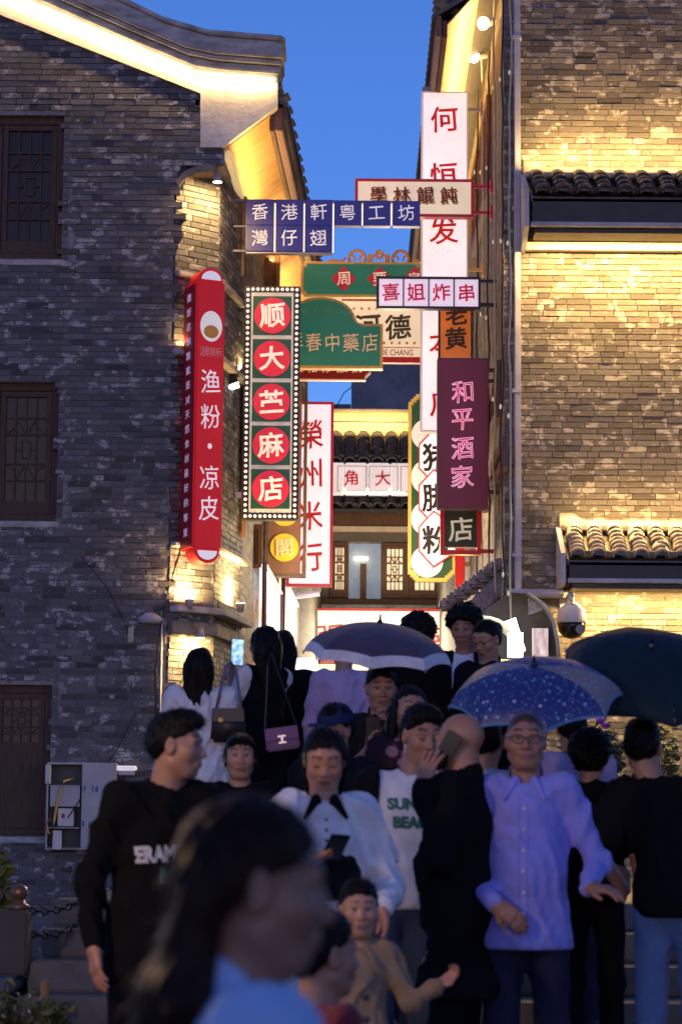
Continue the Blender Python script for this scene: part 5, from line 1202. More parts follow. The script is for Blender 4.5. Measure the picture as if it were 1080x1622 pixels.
def hair_mesh(style, sp):
    h = sp.get('hairres', .007); L = sp.get('hair_len', .3)
    f = Field((-.2, -.17, -.17 - (L + .05 if style in ('long', 'pony') else .1)), (.2, .26, .22), h); face = True
    if style == 'afro':
        f.ell((0, .02, .055), (.112, .118, .10)); f.ell((0, .03, .0), (.095, .10, .08), .03)
        f.wobble(lambda x, y, z: .010 * np.sin(70 * x + 3 * np.sin(50 * z)) * np.sin(64 * y + 2 * np.sin(60 * x)) * np.sin(75 * z))
    else:
        f.ell((0, .016, .034), (.0795, .100, .091) if style in ('short', 'quiff', 'tied', 'pony') else (.0795, .100, .091))
        if style in ('short', 'quiff'):
            f.ell((0, .0, .082), (.060, .075, .042), .03); f.ell((0, .05, .0), (.070, .058, .06), .03)
            if style == 'quiff': f.ell((0, -.035, .092), (.062, .055, .036), .03)
            f.wobble(lambda x, y, z: .003 * np.sin(170 * x + 5 * np.sin(40 * z)) * np.sin(150 * y + 4 * np.sin(50 * x)) + .003 * np.sin(60 * x + 45 * y))
        elif style == 'bob':
            f.ell((0, .03, -.015), (.083, .075, .085), .03); f.carve(lambda x, y, z: z + .085)
            f.ell((0, -.06, .07), (.066, .045, .038), .02); f.wobble(fold(.004, 80, 2.0))
        elif style == 'tied':
            f.ell((0, .045, -.01), (.068, .06, .07), .03); f.ell((0, .12, .03), (.04, .04, .045), .02)
        elif style == 'long':
            w_ = sp.get('hair_w', .085) * .93
            f.ell((0, .035, -.03), (w_, .078, .11), .04)
            for sx in (-1, -.4, .4, 1): f.cap((sx * w_ * .62, .055, -.02), (sx * w_ * .66 * sp.get('hair_flare', 1.0), .075 + sp.get('hair_back', 0), -.12 - L), .036, .022, .05)
            if sp.get('hair_front'):
                for sx in (-1, 1): f.cap((sx * .070, -.01, .0), (sx * .082, -.035, -.10 - L * .7), .022, .018, .03)
            f.wobble(lambda x, y, z: .0045 * np.sin(150 * x + 4 * np.sin(12 * z)) * np.sin(120 * y + 3 * np.sin(9 * z)) + .003 * np.sin(60 * x + 5 * z))
        elif style == 'pony':
            f.ell((0, .036, -.01), (.072, .058, .075), .03)
            for sx in (-.5, 0, .5): f.cap((sx * .08, .060, -.0), (sx * .10, .090, -.16), .042, .040, .04); f.cap((sx * .10, .090, -.16), (sx * .13, .16, -.18 - L), .040, .022, .04)
            f.wobble(lambda x, y, z: .004 * np.sin(150 * x + 4 * np.sin(12 * z)) * np.sin(120 * y + 3 * np.sin(9 * z)))
    lo = sp.get('hairline', .060)
    def hl(x, y, z): return z - (lo - .9 * (y + .06)) + .005 * np.sin(95 * x) + .004 * np.sin(210 * x + 50 * z)
    if style in ('short', 'quiff', 'tied'): f.carve(hl)
    elif style == 'pony': f.carve(lambda x, y, z: np.maximum(hl(x, y, z), y - .045))
    elif style == 'afro': f.carve(lambda x, y, z: np.maximum(hl(x, y, z) + .01, y - .02))
    else: f.carve(lambda x, y, z: np.maximum(hl(x, y, z) - .004, np.maximum(y + .004, np.abs(x) - .066 + np.maximum(0, z) * .15)))
    return f.mesh()
def hand_field(f, w0, u, n, side, curl, spread=.0, hold=None):
    """fingers of unequal length bending towards the palm normal n; u points along the hand"""
    u = np.array(u, float); u /= np.linalg.norm(u); n = np.array(n, float); n -= u * (n @ u); n /= np.linalg.norm(n); v = np.cross(u, n) * side   # v towards the thumb
    for i, (off, ln, r) in enumerate(((.026, .072, .0085), (.009, .080, .0088), (-.009, .074, .0084), (-.025, .058, .0075))):
        kn = w0 + u * (.085 - .004 * abs(i - 1)) + v * off
        f.cap(w0 + v * off * .5 + u * .01, kn, .016, .0125, .014)
        p = kn; a = curl * .5
        for sgm, fr in ((0, .44), (1, .32), (2, .24)):
            d = u * math.cos(a) + n * math.sin(a) + v * spread * (1.5 - i) * .4; d /= np.linalg.norm(d); q = p + d * ln * fr
            f.cap(p, q, r, r * .93, .004); p = q; a += curl * (.75 if sgm == 0 else .6)
    b = w0 + u * .025 + v * .022; m = b + u * .030 + v * .026 + n * .012; t = m + u * .028 + v * (.010 - .012 * curl) + n * (.008 + .012 * curl)
    f.cap(b, m, .0135, .0115, .012); f.cap(m, t, .0105, .0085, .005)
PEOPLE = {}
def person(label, px, py_top, Y, yaw=0, head=(0, 0, 0), hair='short', top=None, inner=None, pants=(.02, .02, .025), sleeves='long', arms=None, H=None, hs=1.0, bw=1.0, belly=0.0,
           lean=(0, 0), hem=.86, sp=None, collar=None, hands=('relax', 'relax'), loose=1.0, openw=None, skirt=None, hairm=None, hood=False, gz=None, tsl=None):
    bw *= .87
    if arms: arms = {s_: tuple((q[0] * .92, q[1], q[2]) for q in v) for s_, v in arms.items()}
    sp = sp or {}; rng = random.Random(hash(label) % 1000 if False else sum(map(ord, label)))
    ztop = at(px, py_top, Y).z; x = at(px, py_top, Y).x; g = ground(Y) if gz is None else gz
    Ht = ztop - g; k = Ht / 1.72
    zf = 1.0 - (hs - 1) * .17; hc = np.array((lean[0], lean[1], 1.72 - .115 * hs))
    def zz(p): return np.array((p[0], p[1], p[2] * zf))
    nb = zz((lean[0] * .6, .02 + lean[1] * .6, 1.44))
    Mh = Matrix.Translation(hc) @ Matrix.Rotation(R(head[0]), 4, 'Z') @ Matrix.Rotation(R(head[1]), 4, 'X') @ Matrix.Rotation(R(head[2]), 4, 'Y') @ Matrix.Scale(hs, 4)
    tone = TONE * sp.get('tone', 1.0)
    def tr(V, M): A = np.array(M); return V @ A[:3, :3].T + A[:3, 3]
    parts = []
    if hair == 'bald': sp = dict(sp, scalp=.12, hairline=.03)
    V, Q, col = head_mesh(Mh.inverted() @ Vector(nb), sp); parts.append((tr(V, Mh), Q, col))
    sw = .185 * bw; sh = {s: zz((s * sw + lean[0] * .4, .012 + lean[1] * .4, 1.405)) for s in (-1, 1)}
    A = {-1: ((-.245 * bw, .035, 1.12), (-.265 * bw, -.05, .885)), 1: ((.245 * bw, .035, 1.12), (.265 * bw, -.05, .885))}
    if arms:
        for s_, v in arms.items(): A[s_] = v
    EL = {s: zz(A[s][0]) for s in A}; WR = {s: zz(A[s][1]) for s in A}
    # body core (under the clothes) with limbs
    f = Field((-.62, -.5, 0), (.62, .35, 1.52), .016)
    f.ell(zz((lean[0] * .3, .0, 1.25)), (.13 * bw, .085, .19), .05); f.ell(zz((0, .0, .98)), (.13 * bw, .09, .13), .05); f.cap(zz((0, .0, 1.0)), zz((lean[0] * .3, 0, 1.2)), .09, k=.05)
    for s_ in (-1, 1):
        f.cap(sh[s_], EL[s_], .042, .036, .04); f.cap(EL[s_], WR[s_], .035, .026, .02)
        hp, kn_, an = zz((s_ * .085, 0, .90)), zz((s_ * .095, -.02, .49)), zz((s_ * .095, .02, .09)); f.cap(hp, kn_, .065, .045, .05); f.cap(kn_, an, .043, .032, .03); f.cap(an, an + np.array((0, -.14, -.05)), .034, .03, .03)
    V, Q = f.mesh(); parts.append((V, Q, np.tile(tone, (len(V), 1))))
    hp_ = {}
    for i_, s_ in enumerate((-1, 1)):
        pose = hands[i_]
        if pose is None: continue
        u = WR[s_] - EL[s_]; u = u / np.linalg.norm(u); n = np.array((-s_, .15, 0.0)); curl = .45; spread = .1
        if isinstance(pose, dict): u = np.array(pose.get('u', u), float); n = np.array(pose.get('n', n), float); curl = pose.get('curl', .45); spread = pose.get('spread', .1)
        u = u / np.linalg.norm(u); w0 = WR[s_]; c0 = w0 + u * .09
        ff = Field(np.minimum(w0 - (WR[s_] - EL[s_]) * .7, c0) - .13, np.maximum(w0 - (WR[s_] - EL[s_]) * .7, c0) + .13, .0055)
        thumb = s_ if pose == 'relax' or not isinstance(pose, dict) else pose.get('thumb', s_)
        hand_field(ff, w0, u, n, thumb, curl, spread); ff.cap(WR[s_] - (WR[s_] - EL[s_]) * .75, w0 + u * .01, .036, .0255, .02)
        V, Q = ff.mesh(); parts.append((V, Q, np.tile(tone * np.array((1.04, .95, .93)), (len(V), 1)))); hp_[s_] = (w0, u, n)
    n0 = 0; Vs, Qs, Cs = [], [], []
    for V, Q, c_ in parts: Vs.append(V * k); Qs.append(Q + n0); Cs.append(c_); n0 += len(V)
    me = np_mesh('person', np.concatenate(Vs), np.concatenate(Qs), skin, np.concatenate(Cs))
    o = link('person', me); o.location = (x - lean[0] * k * math.cos(R(yaw)) + lean[1] * k * math.sin(R(yaw)), Y - lean[0] * k * math.sin(R(yaw)) - lean[1] * k * math.cos(R(yaw)), g); o.rotation_euler = (0, 0, R(yaw))
    WM[o.name] = Matrix.Translation(o.location) @ Matrix.Rotation(R(yaw), 4, 'Z'); o['label'] = label; o['category'] = 'person'; o['group'] = 'crowd on the stairs'
    if hair not in (None, 'bald', 'buzz'):
        V, Q = hair_mesh(hair, sp); rs_ = np.random.RandomState(len(label)); m_ = len(V); ns = 900 if hair in ('long', 'pony') else 650
        pk = rs_.randint(0, m_, ns); nrm = V[pk] - np.array((0, .02, .03)) * 1.0; nrm[:, 2] = np.where(V[pk][:, 2] < 0, 0, nrm[:, 2]); nrm /= np.maximum(np.linalg.norm(nrm, axis=1), 1e-6)[:, None]
        lg = hair in ('long', 'pony', 'bob'); d_ = nrm * (.45 if lg else .75) + np.array((0, .25, -1.0 if lg else -.25)) * (1.0 if lg else .6) + rs_.normal(0, .35, (ns, 3)); d_ /= np.linalg.norm(d_, axis=1)[:, None]
        Ls = rs_.uniform(.015, .06 if lg else .022, ns)[:, None]; sd = np.cross(d_, rs_.normal(0, 1, (ns, 3))); sd = sd / np.linalg.norm(sd, axis=1)[:, None] * .0011
        b0 = V[pk] - nrm * .003; SV = np.stack([b0 - sd, b0 + sd, b0 + d_ * Ls * .6 + nrm * Ls * .1 + sd * .7, b0 + d_ * Ls * .6 + nrm * Ls * .1 - sd * .7, b0 + d_ * Ls], 1).reshape(-1, 3); i0 = m_ + np.arange(ns) * 5
        SQ = np.concatenate([np.stack([i0, i0 + 1, i0 + 2, i0 + 3], 1), np.stack([i0 + 3, i0 + 2, i0 + 4, i0 + 4], 1)[:, :4]]); V = np.concatenate([V, SV]); QL = Q.tolist() + SQ[:ns].tolist() + [q_[:3] for q_ in SQ[ns:].tolist()]
        me_ = bpy.data.meshes.new('hair'); me_.from_pydata((tr(V, Mh) * k).tolist(), [], QL); me_.polygons.foreach_set('use_smooth', np.ones(len(me_.polygons), bool)); me_.materials.append(hairm or hair_black); link('hair', me_, o)
    ph = rng.uniform(0, 6)
    def garment(name, mt, infl, sl, hem_, open_=None, fold_amp=.007, neck_r=.066, res=.012, vneck=0):
        f = Field((-.66, -.55, hem_ * zf - .06), (.66, .45, 1.56), res)
        L = loose; i = infl * .8
        f.ell(zz((lean[0] * .3, .0, 1.27)), (.158 * bw + i, .108 + i + belly * .3, .17), .05); f.ell(zz((0, -belly * .6, 1.10)), (.148 * bw + i * 1.2 + belly * .5, .105 + i * 1.2 + belly, .16), .06); f.ell(zz((0, -.0, .95)), (.165 * bw + i * 1.3 * L, .118 + i * 1.3 * L, .16), .06)
        if hem_ < .84: f.ell(zz((0, 0, hem_)), (.18 * bw + i * 1.6 * L, .13 + i * 1.6 * L, .2), .08)
        f.cap(sh[-1] * np.array((.8, 1, 1)), sh[1] * np.array((.8, 1, 1)), .056 + i, k=.05); f.cap(nb + np.array((0, .0, -.06)), nb + np.array((0, 0, .0)), .066 + i * .6, .058 + i * .5, .04)
        for s_ in (-1, 1):
            if sl == 'none': continue
            if sl == 'short': e = sh[s_] + (EL[s_] - sh[s_]) * .72; f.cap(sh[s_], e, .056 + i, .060 + i * 1.4, .045)
            else:
                f.cap(sh[s_], EL[s_], .048 + i * .9, .038 + i * .65 * L, .045); wl = 1.0 if sl == 'long' else .55; e = EL[s_] + (WR[s_] - EL[s_]) * wl * .97
                f.cap(EL[s_], e, .038 + i * .65 * L, .029 + i * .45 * L, .025)
        if hood: f.ell(zz((0, .10, 1.40)), (.12, .075, .06), .03)
        if fold_amp: f.wobble(fold(fold_amp * 1.9, 30, ph, .9)); f.wobble(fold(fold_amp * 1.0, 62, ph + 2, .8))
        f.cut(lambda x, y, z: hem_ * zf - z + 0 * x + 0 * y)
        f.cap(nb + np.array((0, -.008, .002)), nb + np.array((0, -.02, .2)), neck_r * .8, neck_r * 1.3, .012, sub=True)
        if vneck: f.cap(nb + np.array((0, -.085, .02)), nb + np.array((0, -.12, -vneck)), .05, .008, .01, sub=True)
        if open_: f.carve(lambda x, y, z: np.maximum(np.abs(x - open_[1]) - open_[0] - .03 * np.sin(6 * z) * .4 - np.maximum(0, 1.2 - z) * open_[2], y + .005))
        V, Q = f.mesh(); return link(name, np_mesh(name, V * k, Q, mt), o)
    P = {'body': o, 'k': k, 'WR': WR, 'EL': EL, 'Mh': Mh, 'nb': nb, 'hands': hp_, 'zf': zf}
    if inner: P['inner'] = garment(inner[1] if len(inner) > 1 else 'shirt', inner[0], .004, 'none' if openw else sleeves, .90, fold_amp=.005)
    if top: P['top'] = garment(top[1], top[0], top[2] if len(top) > 2 else .012, tsl or sleeves, hem, openw, fold_amp=.008 * loose, neck_r=.075 if openw or collar else .066, vneck=top[3] if len(top) > 3 else 0)
    # trousers, shoes
    f = Field((-.3, -.25, .03), (.3, .25, 1.06), .014); f.ell(zz((0, 0, .94)), (.158 * bw, .112, .11), .05)
    if skirt:
        for j in range(5): t = j / 4; f.ell(zz((0, 0, .9 - t * (.9 - skirt))), (.17 + .04 * t, .125 + .04 * t, .12), .06)
        f.cut(lambda x, y, z: skirt * zf - z + 0 * x + 0 * y)
    else:
        for s_ in (-1, 1): f.cap(zz((s_ * .085, 0, .90)), zz((s_ * .10, -.02, .49)), .085, .066, .05); f.cap(zz((s_ * .10, -.02, .49)), zz((s_ * .10, .02, .10)), .066, .060, .03)
    f.wobble(fold(.009, 34, ph)); V, Q = f.mesh(); link('skirt' if skirt else 'trousers', np_mesh('trousers', V * k, Q, cloth('trousers_%d_%d_%d' % tuple(int(c_ * 1000) for c_ in pants), pants)), o)
    for s_ in (-1, 1):
        f = Field((-.25, -.28, -.02), (.25, .2, .16), .014); f.cap(zz((s_ * .10, .03, .055)), zz((s_ * .105, -.13, .04)), .05, .042, .03); f.cap(zz((s_ * .10, .025, .05)), zz((s_ * .10, .02, .12)), .045, .045, .03); f.cut(lambda x, y, z: .002 - z + 0 * x + 0 * y); V, Q = f.mesh(); link('shoe', np_mesh('shoe', V * k, Q, mat('shoe_dark', (.02, .02, .02), .5)), o)
    if collar:
        f = Field((-.2, -.25, 1.30 * zf), (.2, .2, 1.60), .007)
        f.cap(nb + np.array((0, .004, -.035)), nb + np.array((0, .008, .045)), .085, .070, .01)
        for s_ in (-1, 1): f.cap(nb + np.array((s_ * .035, -.070, .010)), nb + np.array((s_ * .080, -.112, -.062)), .020, .009, .015)
        f.cap(nb + np.array((0, .0, -.10)), nb + np.array((0, -.01, .12)), .070, .062, .008, sub=True); f.cap(nb + np.array((0, -.10, .06)), nb + np.array((0, -.13, -.10)), .040, .016, .01, sub=True)
        V, Q = f.mesh(); link('collar', np_mesh('collar', V * k, Q, collar), o)
    PEOPLE[label] = P; return P
def wpt(P, local): return WM[P['body'].name] @ (Vector(local) * P['k'])
def hpt(P, local): return WM[P['body'].name] @ ((P['Mh'] @ Vector(local)) * P['k'])
def print_on(P, part, txt, px_local, hgt, mt, sx=1.0, bold=.04, name='print', roty=0.0):
    """flat print laid on the front of a garment, following its surface"""
    g = P[part]; me = glyph_mesh(txt, mt, bold, .001).copy(); bv = BVHTree.FromPolygons([v.co[:] for v in g.data.vertices], [p.vertices[:] for p in g.data.polygons])
    k = P['k']; ca, sa = math.cos(roty), math.sin(roty)
    for v in me.vertices:
        xx, z0_ = v.co.x * hgt * sx, v.co.z * hgt; X_ = (px_local[0] + xx * ca - z0_ * sa) * k; Z_ = (px_local[1] + xx * sa + z0_ * ca) * k
        hit = bv.ray_cast(Vector((X_, -1, Z_)), Vector((0, 1, 0))); y = hit[0].y if hit[0] else -.12 * k
        v.co = (X_, y - .004 - .002 * (v.co.y < 0), Z_)
    link(name, me, g)
def headpart(P, mb, name, mt, smooth=True):
    M = Matrix.Scale(P['k'], 4) @ P['Mh']; return link(name, mb.mesh(name, mt, M, smooth), P['body'])
def glasses(P, mt):
    m = MB()
    for sx in (-1, 1):
        m.tube([(sx * .033 + .0235 * math.cos(2*math.pi*i/16), -.103 + .004 * abs(math.cos(2*math.pi*i/16)), .004 + .0165 * math.sin(2*math.pi*i/16)) for i in range(17)], .0019, 5); m.tube([(sx * .056, -.100, .010), (sx * .078, -.04, .012), (sx * .080, .02, .004)], .0018, 5)
    m.tube([(-.010, -.104, .008), (.010, -.104, .008)], .0018, 5); headpart(P, m, 'glasses', mt)
def buttons(P, part, xs, zs, r, mt):
    g = P[part]; bv = BVHTree.FromPolygons([v.co[:] for v in g.data.vertices], [p.vertices[:] for p in g.data.polygons]); k = P['k']
    for x in xs:
        for z in zs:
            hit = bv.ray_cast(Vector((x * k, -1, z * k)), Vector((0, 1, 0)))
            if hit[0]: b = MB(); b.lathe([(.0005, -.004), (r, -.003), (r, .002), (.0005, .002)], hit[0], 12, axis='y'); b.build('button', mt, g)
BLK = cloth('cloth_black', (.006, .006, .007)); BLK2 = cloth('cloth_soft_black', (.009, .0085, .010)); NAVY = cloth('cloth_navy', (.008, .009, .018))
WHT = cloth('cloth_white', (.78, .78, .82)); WHT2 = cloth('cloth_off_white', (.70, .68, .70)); LILAC = cloth('cloth_lilac', (.46, .36, .60)); TAN = cloth('cloth_tan', (.27, .19, .12))
SKYB = cloth('cloth_sky_blue', (.34, .52, .82)); VIOL = cloth('cloth_violet_blue', (.27, .28, .78)); FLOR = cloth('cloth_floral', (.018, .016, .02), pat=((.30, .27, .25), 16, .22)); PLAID = cloth('cloth_pink_plaid', (.05, .025, .035), pat=((.42, .22, .26), 12, .42))
DENIM = (.16, .24, .42); DARKJ = (.03, .04, .07)
teal_ink = mat('ink_teal', (.02, .16, .12), .7); white_ink = mat('ink_white', (.6, .6, .62), .7); pale_ink = mat('ink_pale_blue', (.35, .45, .6), .7)
dark_frame = mat('glasses_frame', (.01, .01, .01), .3)
def phone(label, c, M3, screen=None):
    t = thing('phone', label, 'phone', c); t.rotation_euler = M3.to_euler(); WM[t.name] = Matrix.Translation(c) @ M3.to_4x4()
    m = MB(); m.box((-.037, -.004, -.077), (.037, .004, .077)); m.build('case', mat('phone_black', (.01, .01, .012), .25), t, bevel=.003)
    m = MB(); m.box((-.034, -.0055, -.073), (.034, -.0042, .073)); m.build('screen', screen or mat('phone_glass', (.006, .006, .008), .08), t)
    return t
def aimrot(front, up=(0, 0, 1)):     # local -y -> front
    f = Vector(front).normalized(); u = Vector(up); u = (u - f * u.dot(f)).normalized(); y = -f; x = y.cross(u)
    return Matrix((x, y, u)).transposed()
def umbrella(label, px, py, Y, Rr, dh, tilt, roll, mats, band, handle=.62, ribs=8, spin=0.0, bandw=.12):
    c = at(px, py, Y); ax = Vector((math.sin(roll), -math.sin(tilt), math.cos(tilt))).normalized()
    q = ax.to_track_quat('Z', 'Y').to_matrix()
    t = thing('umbrella', label, 'umbrella', c); t.rotation_euler = q.to_euler(); WM[t.name] = Matrix.Translation(c) @ q.to_4x4()
    def P(th, a, mid):   # th 0..1 from apex to rim, a angle, mid 0..1 closeness to gore centre
        s_ = math.sin(th * math.pi / 2 * .92) / math.sin(math.pi / 2 * .92); r_ = Rr * s_ * (1 - .065 * mid * th - .03 * mid); z = dh * (math.cos(th * math.pi / 2 * .92) - math.cos(math.pi / 2 * .92)) / (1 - math.cos(math.pi / 2 * .92)) + mid * .018 * th * th
        return (r_ * math.cos(a), r_ * math.sin(a), z)
    for g_ in range(ribs):
        a0, a1 = spin + 2 * math.pi * g_ / ribs, spin + 2 * math.pi * (g_ + 1) / ribs
        for (t0, t1, nm, mt) in ((0, 1 - bandw, 'canopy_panel', mats[g_ % len(mats)]), (1 - bandw, 1.0, 'border_band', band)):
            nr, na = (8, 8) if t0 == 0 else (3, 8); vs = []; fs = []
            for i in range(nr + 1):
                for j in range(na + 1): u = j / na; vs.append(P(t0 + (t1 - t0) * i / nr, a0 + (a1 - a0) * u, 1 - (2 * u - 1) ** 2))
            for i in range(nr):
                for j in range(na): b = i * (na + 1) + j; fs.append((b, b + 1, b + na + 2, b + na + 1))
            m = MB(); m.add(vs, fs); 
            if nm == 'canopy_panel': pan = m.build(nm, mt, t, smooth=True)
            else: m.build(nm, mt, pan, smooth=True)
        m = MB(); m.tube([tuple(Vector(P(i / 8, a0, 0)) - Vector((0, 0, .004))) for i in range(9)], .003, 4); rb = m.build('rib', steel, t)
        m = MB(); m.tube([tuple(Vector(P(.55, a0, 0)) - Vector((0, 0, .006))), (0, 0, dh * .25)], .002, 4); m.build('strut', steel, rb)
        e = P(1.0, a0, 0); m = MB(); m.lathe([(.001, -.012), (.006, -.008), (.006, .006), (.001, .01)], e, 6); m.build('rib_tip', steel, rb)
    m = MB(); m.tube([(0, 0, dh + .03), (0, 0, -handle)], .006, 6); m.build('shaft', steel, t)
    m = MB(); m.lathe([(.018, dh - .012), (.016, dh + .008), (.008, dh + .02), (.006, dh + .045), (.001, dh + .05)], (0, 0, 0), 10); m.build('ferrule', mat('phone_black', (.01, .01, .012)), t)
    m = MB(); m.tube([(0, 0, -handle), (0, 0, -handle - .10)], .014, 8); m.build('handle', mat('phone_black', (.01, .01, .012)), t); return t
um_navy = cloth('umbrella_navy', (.075, .062, .105), .5); um_white = cloth('umbrella_white', (.70, .68, .74), .5); um_black = cloth('umbrella_black_navy', (.012, .028, .036), .45)
def dots_mat(name, base, rough):
    m, nt, b = newmat(name); v = nt.nodes.new('ShaderNodeTexVoronoi'); v.inputs['Scale'].default_value = 30; nt.links.new(nt.nodes.new('ShaderNodeTexCoord').outputs['Object'], v.inputs['Vector'])
    v2 = nt.nodes.new('ShaderNodeTexVoronoi'); v2.inputs['Scale'].default_value = 62; nt.links.new(nt.nodes.new('ShaderNodeTexCoord').outputs['Object'], v2.inputs['Vector'])
    hue = ramp(nt, v.outputs['Color'], [(.2, (.30, .38, .70)), (.5, (.10, .50, .60)), (.8, (.60, .55, .75))])
    c = mixc(nt, ramp(nt, v2.outputs['Distance'], [(.16, (1, 1, 1)), (.22, (0, 0, 0))]), base, (.35, .42, .62)); c = mixc(nt, ramp(nt, v.outputs['Distance'], [(.18, (1, 1, 1)), (.25, (0, 0, 0))]), c, hue)
    nt.links.new(c, b.inputs['Base Color']); b.inputs['Roughness'].default_value = rough; return m
um_dot = dots_mat('umbrella_dots_blue', (.028, .045, .20), .45); um_dot_sheen = dots_mat('umbrella_dots_sheen', (.30, .23, .21), .4); um_trim = cloth('umbrella_trim', (.10, .25, .52), .5)  # taupe gores: warm light sheen painted in as their base colour

# ---- back row, up in the alley mouth
person('person seen from behind in a pale lilac shirt, head hidden by the striped umbrella', 545, 1003, 14.3, 178, top=(LILAC, 'shirt', .022), hair='short', pants=DARKJ, sleeves='half', sp={'hres': .009})
person('person with thick round black hair seen from behind above the striped umbrella', 663, 978, 14.5, 175, top=(BLK, 'jacket', .02), hair='afro', pants=(.006, .006, .008), sp={'hres': .009})
a = person('person with bushy black hair in a white tee under an open black jacket', 735, 965, 14.3, -8, head=(-8, 16, 0), hair='afro', top=(BLK, 'jacket', .02), inner=(WHT, 'tee'), openw=(.05, .0, .02), pants=DARKJ, sp={'tone': .75})
a = person('person with tied back hair and glasses looking down in a black top', 770, 984, 13.98, -28, head=(-12, 22, 0), hair='tied', top=(BLK2, 'top', .016), pants=(.006, .006, .008), sp={'soft': 1, 'eyes': 'down'}); glasses(a, dark_frame)
person('person with long black hair and dark dress seen from behind beside the phone photographer', 449, 1000, 14.7, 170, hair='long', top=(BLK, 'dress', .012), hem=.5, pants=(.006, .006, .008), skirt=.4, sp={'hair_len': .42, 'hair_w': .095})
a = person('person with very long black hair and black vest photographing with a phone', 418, 993, 14.0, -140, head=(0, 0, 0), hair='long', top=(BLK, 'vest', .014), tsl='none', inner=(WHT2, 'blouse'), sleeves='half', hem=.55, skirt=.35, pants=(.006, .006, .008),
           arms={1: ((.24, -.10, 1.16), (.05, -.27, 1.36)), -1: ((-.2, -.16, 1.18), (-.06, -.27, 1.34))}, hands=('relax', {'u': (-.1, -.25, 1), 'n': (-.3, .9, .2), 'curl': .5}), sp={'hair_len': .55, 'hair_w': .092})
scr = E_('phone_screen_lit', (.6, .75, .95), .9, ecol=(.55, .8, 1.0)); _nt = scr.node_tree; _b = _nt.nodes['Principled BSDF']
_nt.links.new(ramp(_nt, noise(_nt, 40, 3, .6, coord='obj'), [(.35, (.05, .12, .2)), (.5, (.3, .75, 1)), (.62, (1, .95, .85))]), _b.inputs['Emission Color'])
phone('lit phone held up by the person with very long black hair', at(376, 1033, 13.85), aimrot((.25, -1, .05), (.05, 0, 1)), scr)
a = person('person in a loose white shirt with straight black hair, seen from behind', 318, 1028, 13.5, 172, hair='long', top=(WHT, 'shirt', .03), sleeves='long', hem=.62, loose=1.5, pants=(.30, .30, .36), sp={'hair_len': .20, 'hair_w': .088})
b_w = at(362, 1150, 13.38)
t = thing('shoulder_bag', 'dark brown shoulder bag hanging behind the white shirt', 'bag', b_w)
m = MB(); m.prism([(-.10, -.09), (.10, -.09), (.085, .09), (-.085, .09)], -.05, .05); m.build('body', mat('bag_brown', (.045, .032, .025), .45, var=.4), t, bevel=.02, smooth=True)
m = MB(); m.prism([(-.09, .02), (.09, .02), (.088, .095), (-.088, .095)], -.056, -.051); m.build('flap', mat('bag_black', (.015, .014, .015), .4), t, bevel=.004)
m = MB(); m.tube([(-.07, 0, .09), (-.02, .02, .33), (.0, .1, .36), (.03, .12, .33), (.07, .0, .09)], .009, 6); m.build('strap', mat('strap_grey', (.14, .15, .22), .5), t, smooth=True)
m = MB(); m.lathe([(.001, -.008), (.014, -.006), (.014, .002), (.001, .004)], (-.04, -.058, .03), 10, axis='y'); m.build('clasp', gold, t)
t = thing('shoulder_bag', 'small purple leather bag with a metal clasp on the dark dress', 'bag', at(447, 1170, 13.72)); t.rotation_euler = (0, R(-8), 0)
m = MB(); m.box((-.095, -.03, -.065), (.095, .03, .065)); m.build('body', mat('bag_purple', (.14, .03, .16), .4, var=.15), t, bevel=.01); m = MB(); m.box((-.096, -.036, -.01), (.096, -.031, .066)); m.build('flap', mat('bag_purple_flap', (.17, .035, .19), .38, var=.15), t, bevel=.004)
m = MB(); m.box((-.022, -.042, -.028), (.022, -.0365, -.018)); m.box((-.022, -.042, .008), (.022, -.0365, .018)); m.box((-.006, -.0415, -.018), (.006, -.037, .008)); m.build('clasp', mat('clasp_steel', (.5, .5, .5), .25, metal=.9), t)
m = MB(); m.tube([(-.09, 0, .06), (-.03, .05, .42), (.0, .1, .50), (.09, 0, .06)], .005, 5); m.build('strap', mat('bag_black', (.015, .014, .015)), t)
# ---- people under the umbrellas
a = person('person in a dark floral shirt holding a phone under the striped umbrella', 604, 1056, 12.5, 0, head=(5, 8, 0), hair='short', top=(FLOR, 'shirt', .016), collar=FLOR, pants=DARKJ, sleeves='half', arms={-1: ((-.22, -.08, 1.14), (-.07, -.28, 1.26)), 1: ((.2, -.1, 1.12), (.04, -.22, 1.38))},
           hands=({'u': (.0, -.3, 1), 'n': (.9, .2, 0), 'curl': .9}, {'u': (0, -.2, 1), 'n': (-1, 0, 0), 'curl': 1.3}), sp={'tone': .85})
phone('dark phone held upright by the person in the floral shirt', wpt(a, (-.045, -.33, 1.36)), aimrot((.2, 1, .1)))
umbrella('navy folding umbrella with a wide white border', 597, 1043, 12.55, .385, .185, R(13), R(4), [um_navy], um_white, spin=.39, bandw=.2)
person('person with long hair in a pink plaid shirt looking at the camera', 648, 1088, 11.9, 12, head=(2, 2, 4), hair='long', top=(PLAID, 'shirt', .018), inner=(WHT, 'tee'), openw=(.03, .0, .02), pants=DARKJ, sp={'soft': 1, 'hair_len': .28, 'hair_front': True})
a = person('person in a dark baseball cap with face lowered', 530, 1119, 11.5, -12, head=(-22, 6, 0), hair='short', top=(NAVY, 'jacket', .022), pants=DARKJ, sp={'tone': .8})
